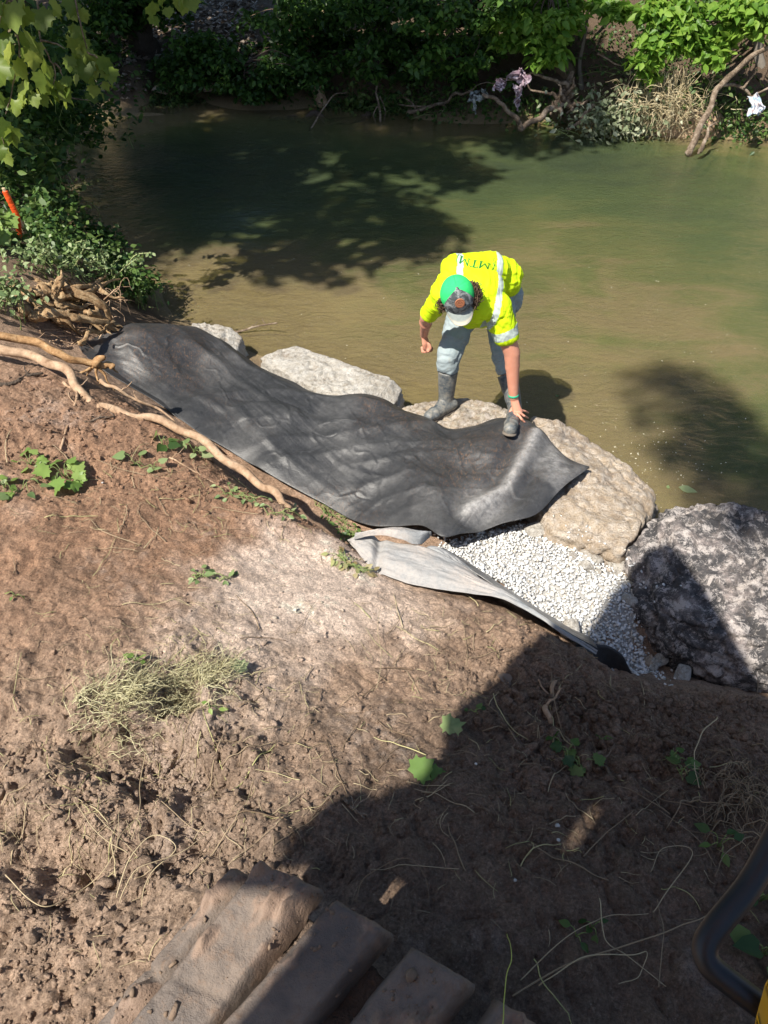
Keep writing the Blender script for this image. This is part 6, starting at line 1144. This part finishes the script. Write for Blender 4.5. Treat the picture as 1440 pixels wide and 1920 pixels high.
# ---------------- left bank: weeds, shrubs and hanging sycamore twigs
def mass(lab, pts, n, s, sz, m, tm=OVAL, name='leafy_shrub', cat='shrub', seed=0, lift=.12, mat_st=green_stem, tilt=.7, droop=.4, stems=18):
    cs = [np.array(P(*q)) for q in pts]; r = np.random.default_rng(300+seed); base = Vector(cs[0]); base.z = max(gz(base.x, base.y), 0); o = thing(name, lab, cat, None, base)
    k = r.integers(len(cs), size=n); pos = np.array(cs)[k]+r.normal(0, 1, (n, 3))*np.array([s, s, s*.55])+np.array([0, 0, lift]); g_ = np.maximum(gzn(pos[:, 0], pos[:, 1]), 0)
    pos[:, 2] = np.maximum(pos[:, 2], g_+.015); t = Tubes()
    for j in range(stems):
        q = pos[j]-np.array(base); f_ = np.array([pos[j][0]+r.normal(0, .06), pos[j][1]+r.normal(0, .06), max(g_[j]-.03, pos[j][2]-.3)])-np.array(base); t.add([f_, f_*.5+q*.5+r.normal(0, .03, 3), q], .005, .002, n=8, seg=5, wob=.01, seed=j)
    t.build('stems', mat_st, o); leaves('leaves', pos-np.array(base), np.full(n, sz), m, o, tmpl=tm, tilt=tilt, droop=droop); return o
mass('leafy weed bush at the water edge right above the stump', [(240, 520, .35), (255, 545, .3), (270, 550, .2), (215, 500, .45), (230, 540, .4)], 620, .10, .062, lm_weed, seed=1)
mass('drooping weeds over the creek edge beside the black fabric top', [(275, 545, .2), (285, 555, .15), (262, 560, .3)], 260, .07, .05, lm_weed, seed=2)
mass('mixed weeds covering the bank below the survey stake', [(90, 480, .95), (120, 490, .85), (150, 480, .7), (60, 470, 1.05), (180, 490, .6)], 760, .12, .055, lm_weed, seed=3)
mass('pale weeds along the bank crest behind the stump', [(60, 500, 1.12), (100, 505, 1.05), (140, 515, .95), (190, 515, .7)], 420, .10, .045, lm_dusty, seed=4)
mass('dark shrub hanging over the creek behind the survey stake', [(60, 400, .9), (90, 420, .7), (110, 440, .5), (70, 440, .9), (100, 390, .6)], 1100, .16, .07, lm_weed, seed=5)
mass('bright lobed leaves at the left edge beside the survey stake', [(-12, 440, 1.25), (-30, 400, 1.3), (-8, 465, 1.2), (-30, 450, 1.3)], 50, .05, .12, lm_bright, MAPLE, seed=6)
mass('grey green low plant at the left edge below the stump', [(5, 575, 1.2), (25, 590, 1.15), (35, 560, 1.15), (0, 560, 1.2)], 240, .07, .05, lm_dusty, seed=7)
mass('tall shrub at the left edge in front of the creek bend', [(20, 340, 1.0), (50, 350, .8), (-20, 300, 1.3), (10, 290, 1.2), (60, 310, .8), (90, 330, .5)], 1500, .22, .085, lm_weed, seed=8, lift=.15)
mass('dark shrub at the left with small oval leaves reaching over the creek', [(60, 260, 1.0), (90, 240, .9), (120, 230, .8), (150, 235, .6), (175, 255, .5), (110, 260, .6), (30, 250, 1.2)], 2200, .26, .085, lm_tree, seed=9, lift=.2)
mass('leafy shrub behind the hanging sycamore twigs at upper left', [(20, 200, 1.4), (50, 180, 1.4), (80, 200, 1.1), (0, 150, 1.7), (110, 205, .9), (40, 120, 1.7)], 2600, .35, .10, lm_tree, seed=10, lift=.25)
mass('fern like weeds at the creek edge left of the shade line', [(150, 430, .25), (180, 450, .15), (200, 465, .1), (130, 400, .2), (215, 480, .1)], 620, .09, .06, lm_tree, seed=12)
tt_ = thing('tall_weed', 'tall yellow green weed arching toward the creek above the leafy bush', 'plant', None, P(205, 530, .55)); t = Tubes(); pos = []
for q in ([(205, 530, .55), (235, 500, .8), (255, 478, .95), (285, 474, 1.0)], [(205, 530, .55), (230, 505, .75), (255, 487, .85), (268, 488, .82)], [(200, 525, .6), (195, 490, .85), (190, 460, 1.0)], [(205, 528, .6), (190, 500, .8), (178, 480, .9)], [(140, 500, .9), (155, 470, 1.1), (160, 452, 1.15), (140, 455, 1.1)], [(110, 500, 1.0), (85, 470, 1.2), (72, 440, 1.35)], [(60, 490, 1.1), (90, 470, 1.25), (95, 462, 1.3)]):
    l = [P(*x)-tt_.location for x in q]; t.add(l, .006, .003, n=18, seg=6, tint=.8); c_ = crom(l, 22); pos += [c_[k]+rng.normal(0, .012, 3) for k in range(8, 22) for _ in range(2)]
t.build('stems', simple('pale_green_stem', (.38, .42, .20), .7), tt_); leaves('leaves', pos, np.full(len(pos), .035), lm_dusty, tt_, droop=.8)
# sycamore twigs
def syc(lab, twig, lv, seed):
    o = thing('sycamore_branch', lab, 'branch', None, tuple(PY(*twig[0][0]))); b_ = o.location.copy(); t = Tubes()
    for q in twig: t.add([PY(*x)-b_ for x in q], .009, .004, n=len(q)*7, seg=6, wob=.01, seed=seed)
    t.build('twig', gbark, o); r = np.random.default_rng(seed); pos, sz = [], []
    for (px, py, y, s) in lv: pos.append(PY(px, py-12, y)-b_); sz.append(s*.74); pos.append(PY(px+random.uniform(-22, 22), py+random.uniform(-20, 14), y+.15)-b_); sz.append(s*.6)
    V, Fs, ti = leaves_arr(pos, np.array(sz), tmpl=MAPLE, r=r, droop=1.2, tilt=.5, dirs=np.tile([[.1, -.35, -.75]], (len(pos), 1))); link('leaves', mesh_np('leaves', V, Fs, {'tint': ti}), lm_syc, o); return o
syc('sycamore branch hanging at the left edge with large translucent leaves', [[(-40, -120, 6.8), (20, -20, 6.7), (30, 60, 6.6), (38, 110, 6.6), (30, 140, 6.55), (18, 185, 6.5), (12, 215, 6.5)], [(20, -20, 6.7), (0, 40, 6.7), (-10, 90, 6.6)], [(-60, 60, 6.6), (-20, 150, 6.5), (0, 240, 6.4), (10, 270, 6.4)]],
    [(18, 20, 6.6, .26), (-5, 45, 6.6, .26), (45, 70, 6.6, .22), (15, 95, 6.5, .24), (62, 95, 6.6, .2), (-8, 120, 6.5, .26), (10, 10, 6.7, .24), (-20, 10, 6.6, .26), (40, 0, 6.6, .22), (45, 165, 6.5, .22), (40, 190, 6.45, .22), (60, 190, 6.45, .18), (28, 200, 6.4, .16), (12, 250, 6.4, .2), (-5, 235, 6.4, .24), (-2, 285, 6.4, .22), (20, 255, 6.4, .2), (-15, 180, 6.5, .25), (0, 75, 6.6, .25), (30, 125, 6.5, .2), (62, 110, 6.55, .2), (80, 120, 6.6, .18), (-10, 310, 6.3, .2)], 5)
syc('sycamore twig with pale fruit and leaves hanging right of the left edge branch', [[(60, -60, 7.2), (70, 20, 7.1), (78, 80, 7.0), (95, 110, 7.0), (102, 130, 7.0), (98, 165, 7.0)], [(78, 75, 7.0), (100, 80, 7.0), (120, 90, 7.0)], [(102, 118, 7.0), (112, 130, 7.0), (116, 142, 7.0)]],
    [(85, 150, 7, .2), (108, 165, 7, .2), (122, 155, 7, .17), (125, 175, 7, .17), (100, 175, 7, .16), (90, 165, 7, .2), (115, 180, 7, .15), (72, 30, 7.1, .22), (95, 10, 7.1, .2)], 6)
syc('sycamore twig with a bunch of lobed leaves over the dark far bank', [[(130, -60, 7.4), (145, 10, 7.3), (152, 50, 7.2), (162, 85, 7.2), (168, 105, 7.2)], [(160, 95, 7.2), (180, 105, 7.2), (200, 125, 7.2)]],
    [(130, 118, 7.2, .2), (155, 125, 7.2, .24), (172, 118, 7.2, .2), (190, 118, 7.2, .2), (203, 138, 7.2, .16), (140, 85, 7.2, .18), (150, 95, 7.2, .2), (165, 105, 7.2, .16), (182, 130, 7.2, .17), (145, 60, 7.3, .2), (150, 30, 7.3, .2), (135, 10, 7.3, .22), (195, 165, 7.2, .15)], 7)
syc('single sunlit lobed leaf spray hanging at the top edge near the thick trunk', [[(330, -120, 7.6), (310, -40, 7.5), (290, -8, 7.5)], [(310, -40, 7.5), (350, -10, 7.5)]], [(282, 18, 7.5, .24), (300, 5, 7.5, .18), (355, 5, 7.5, .2), (340, -10, 7.5, .2)], 8)
syc('small leafy branch tip over the dark water at upper left', [[(100, 175, 8.6), (140, 185, 8.5), (170, 188, 8.5), (188, 200, 8.5)]], [(172, 190, 8.5, .1), (178, 196, 8.5, .08), (165, 186, 8.5, .08)], 9)
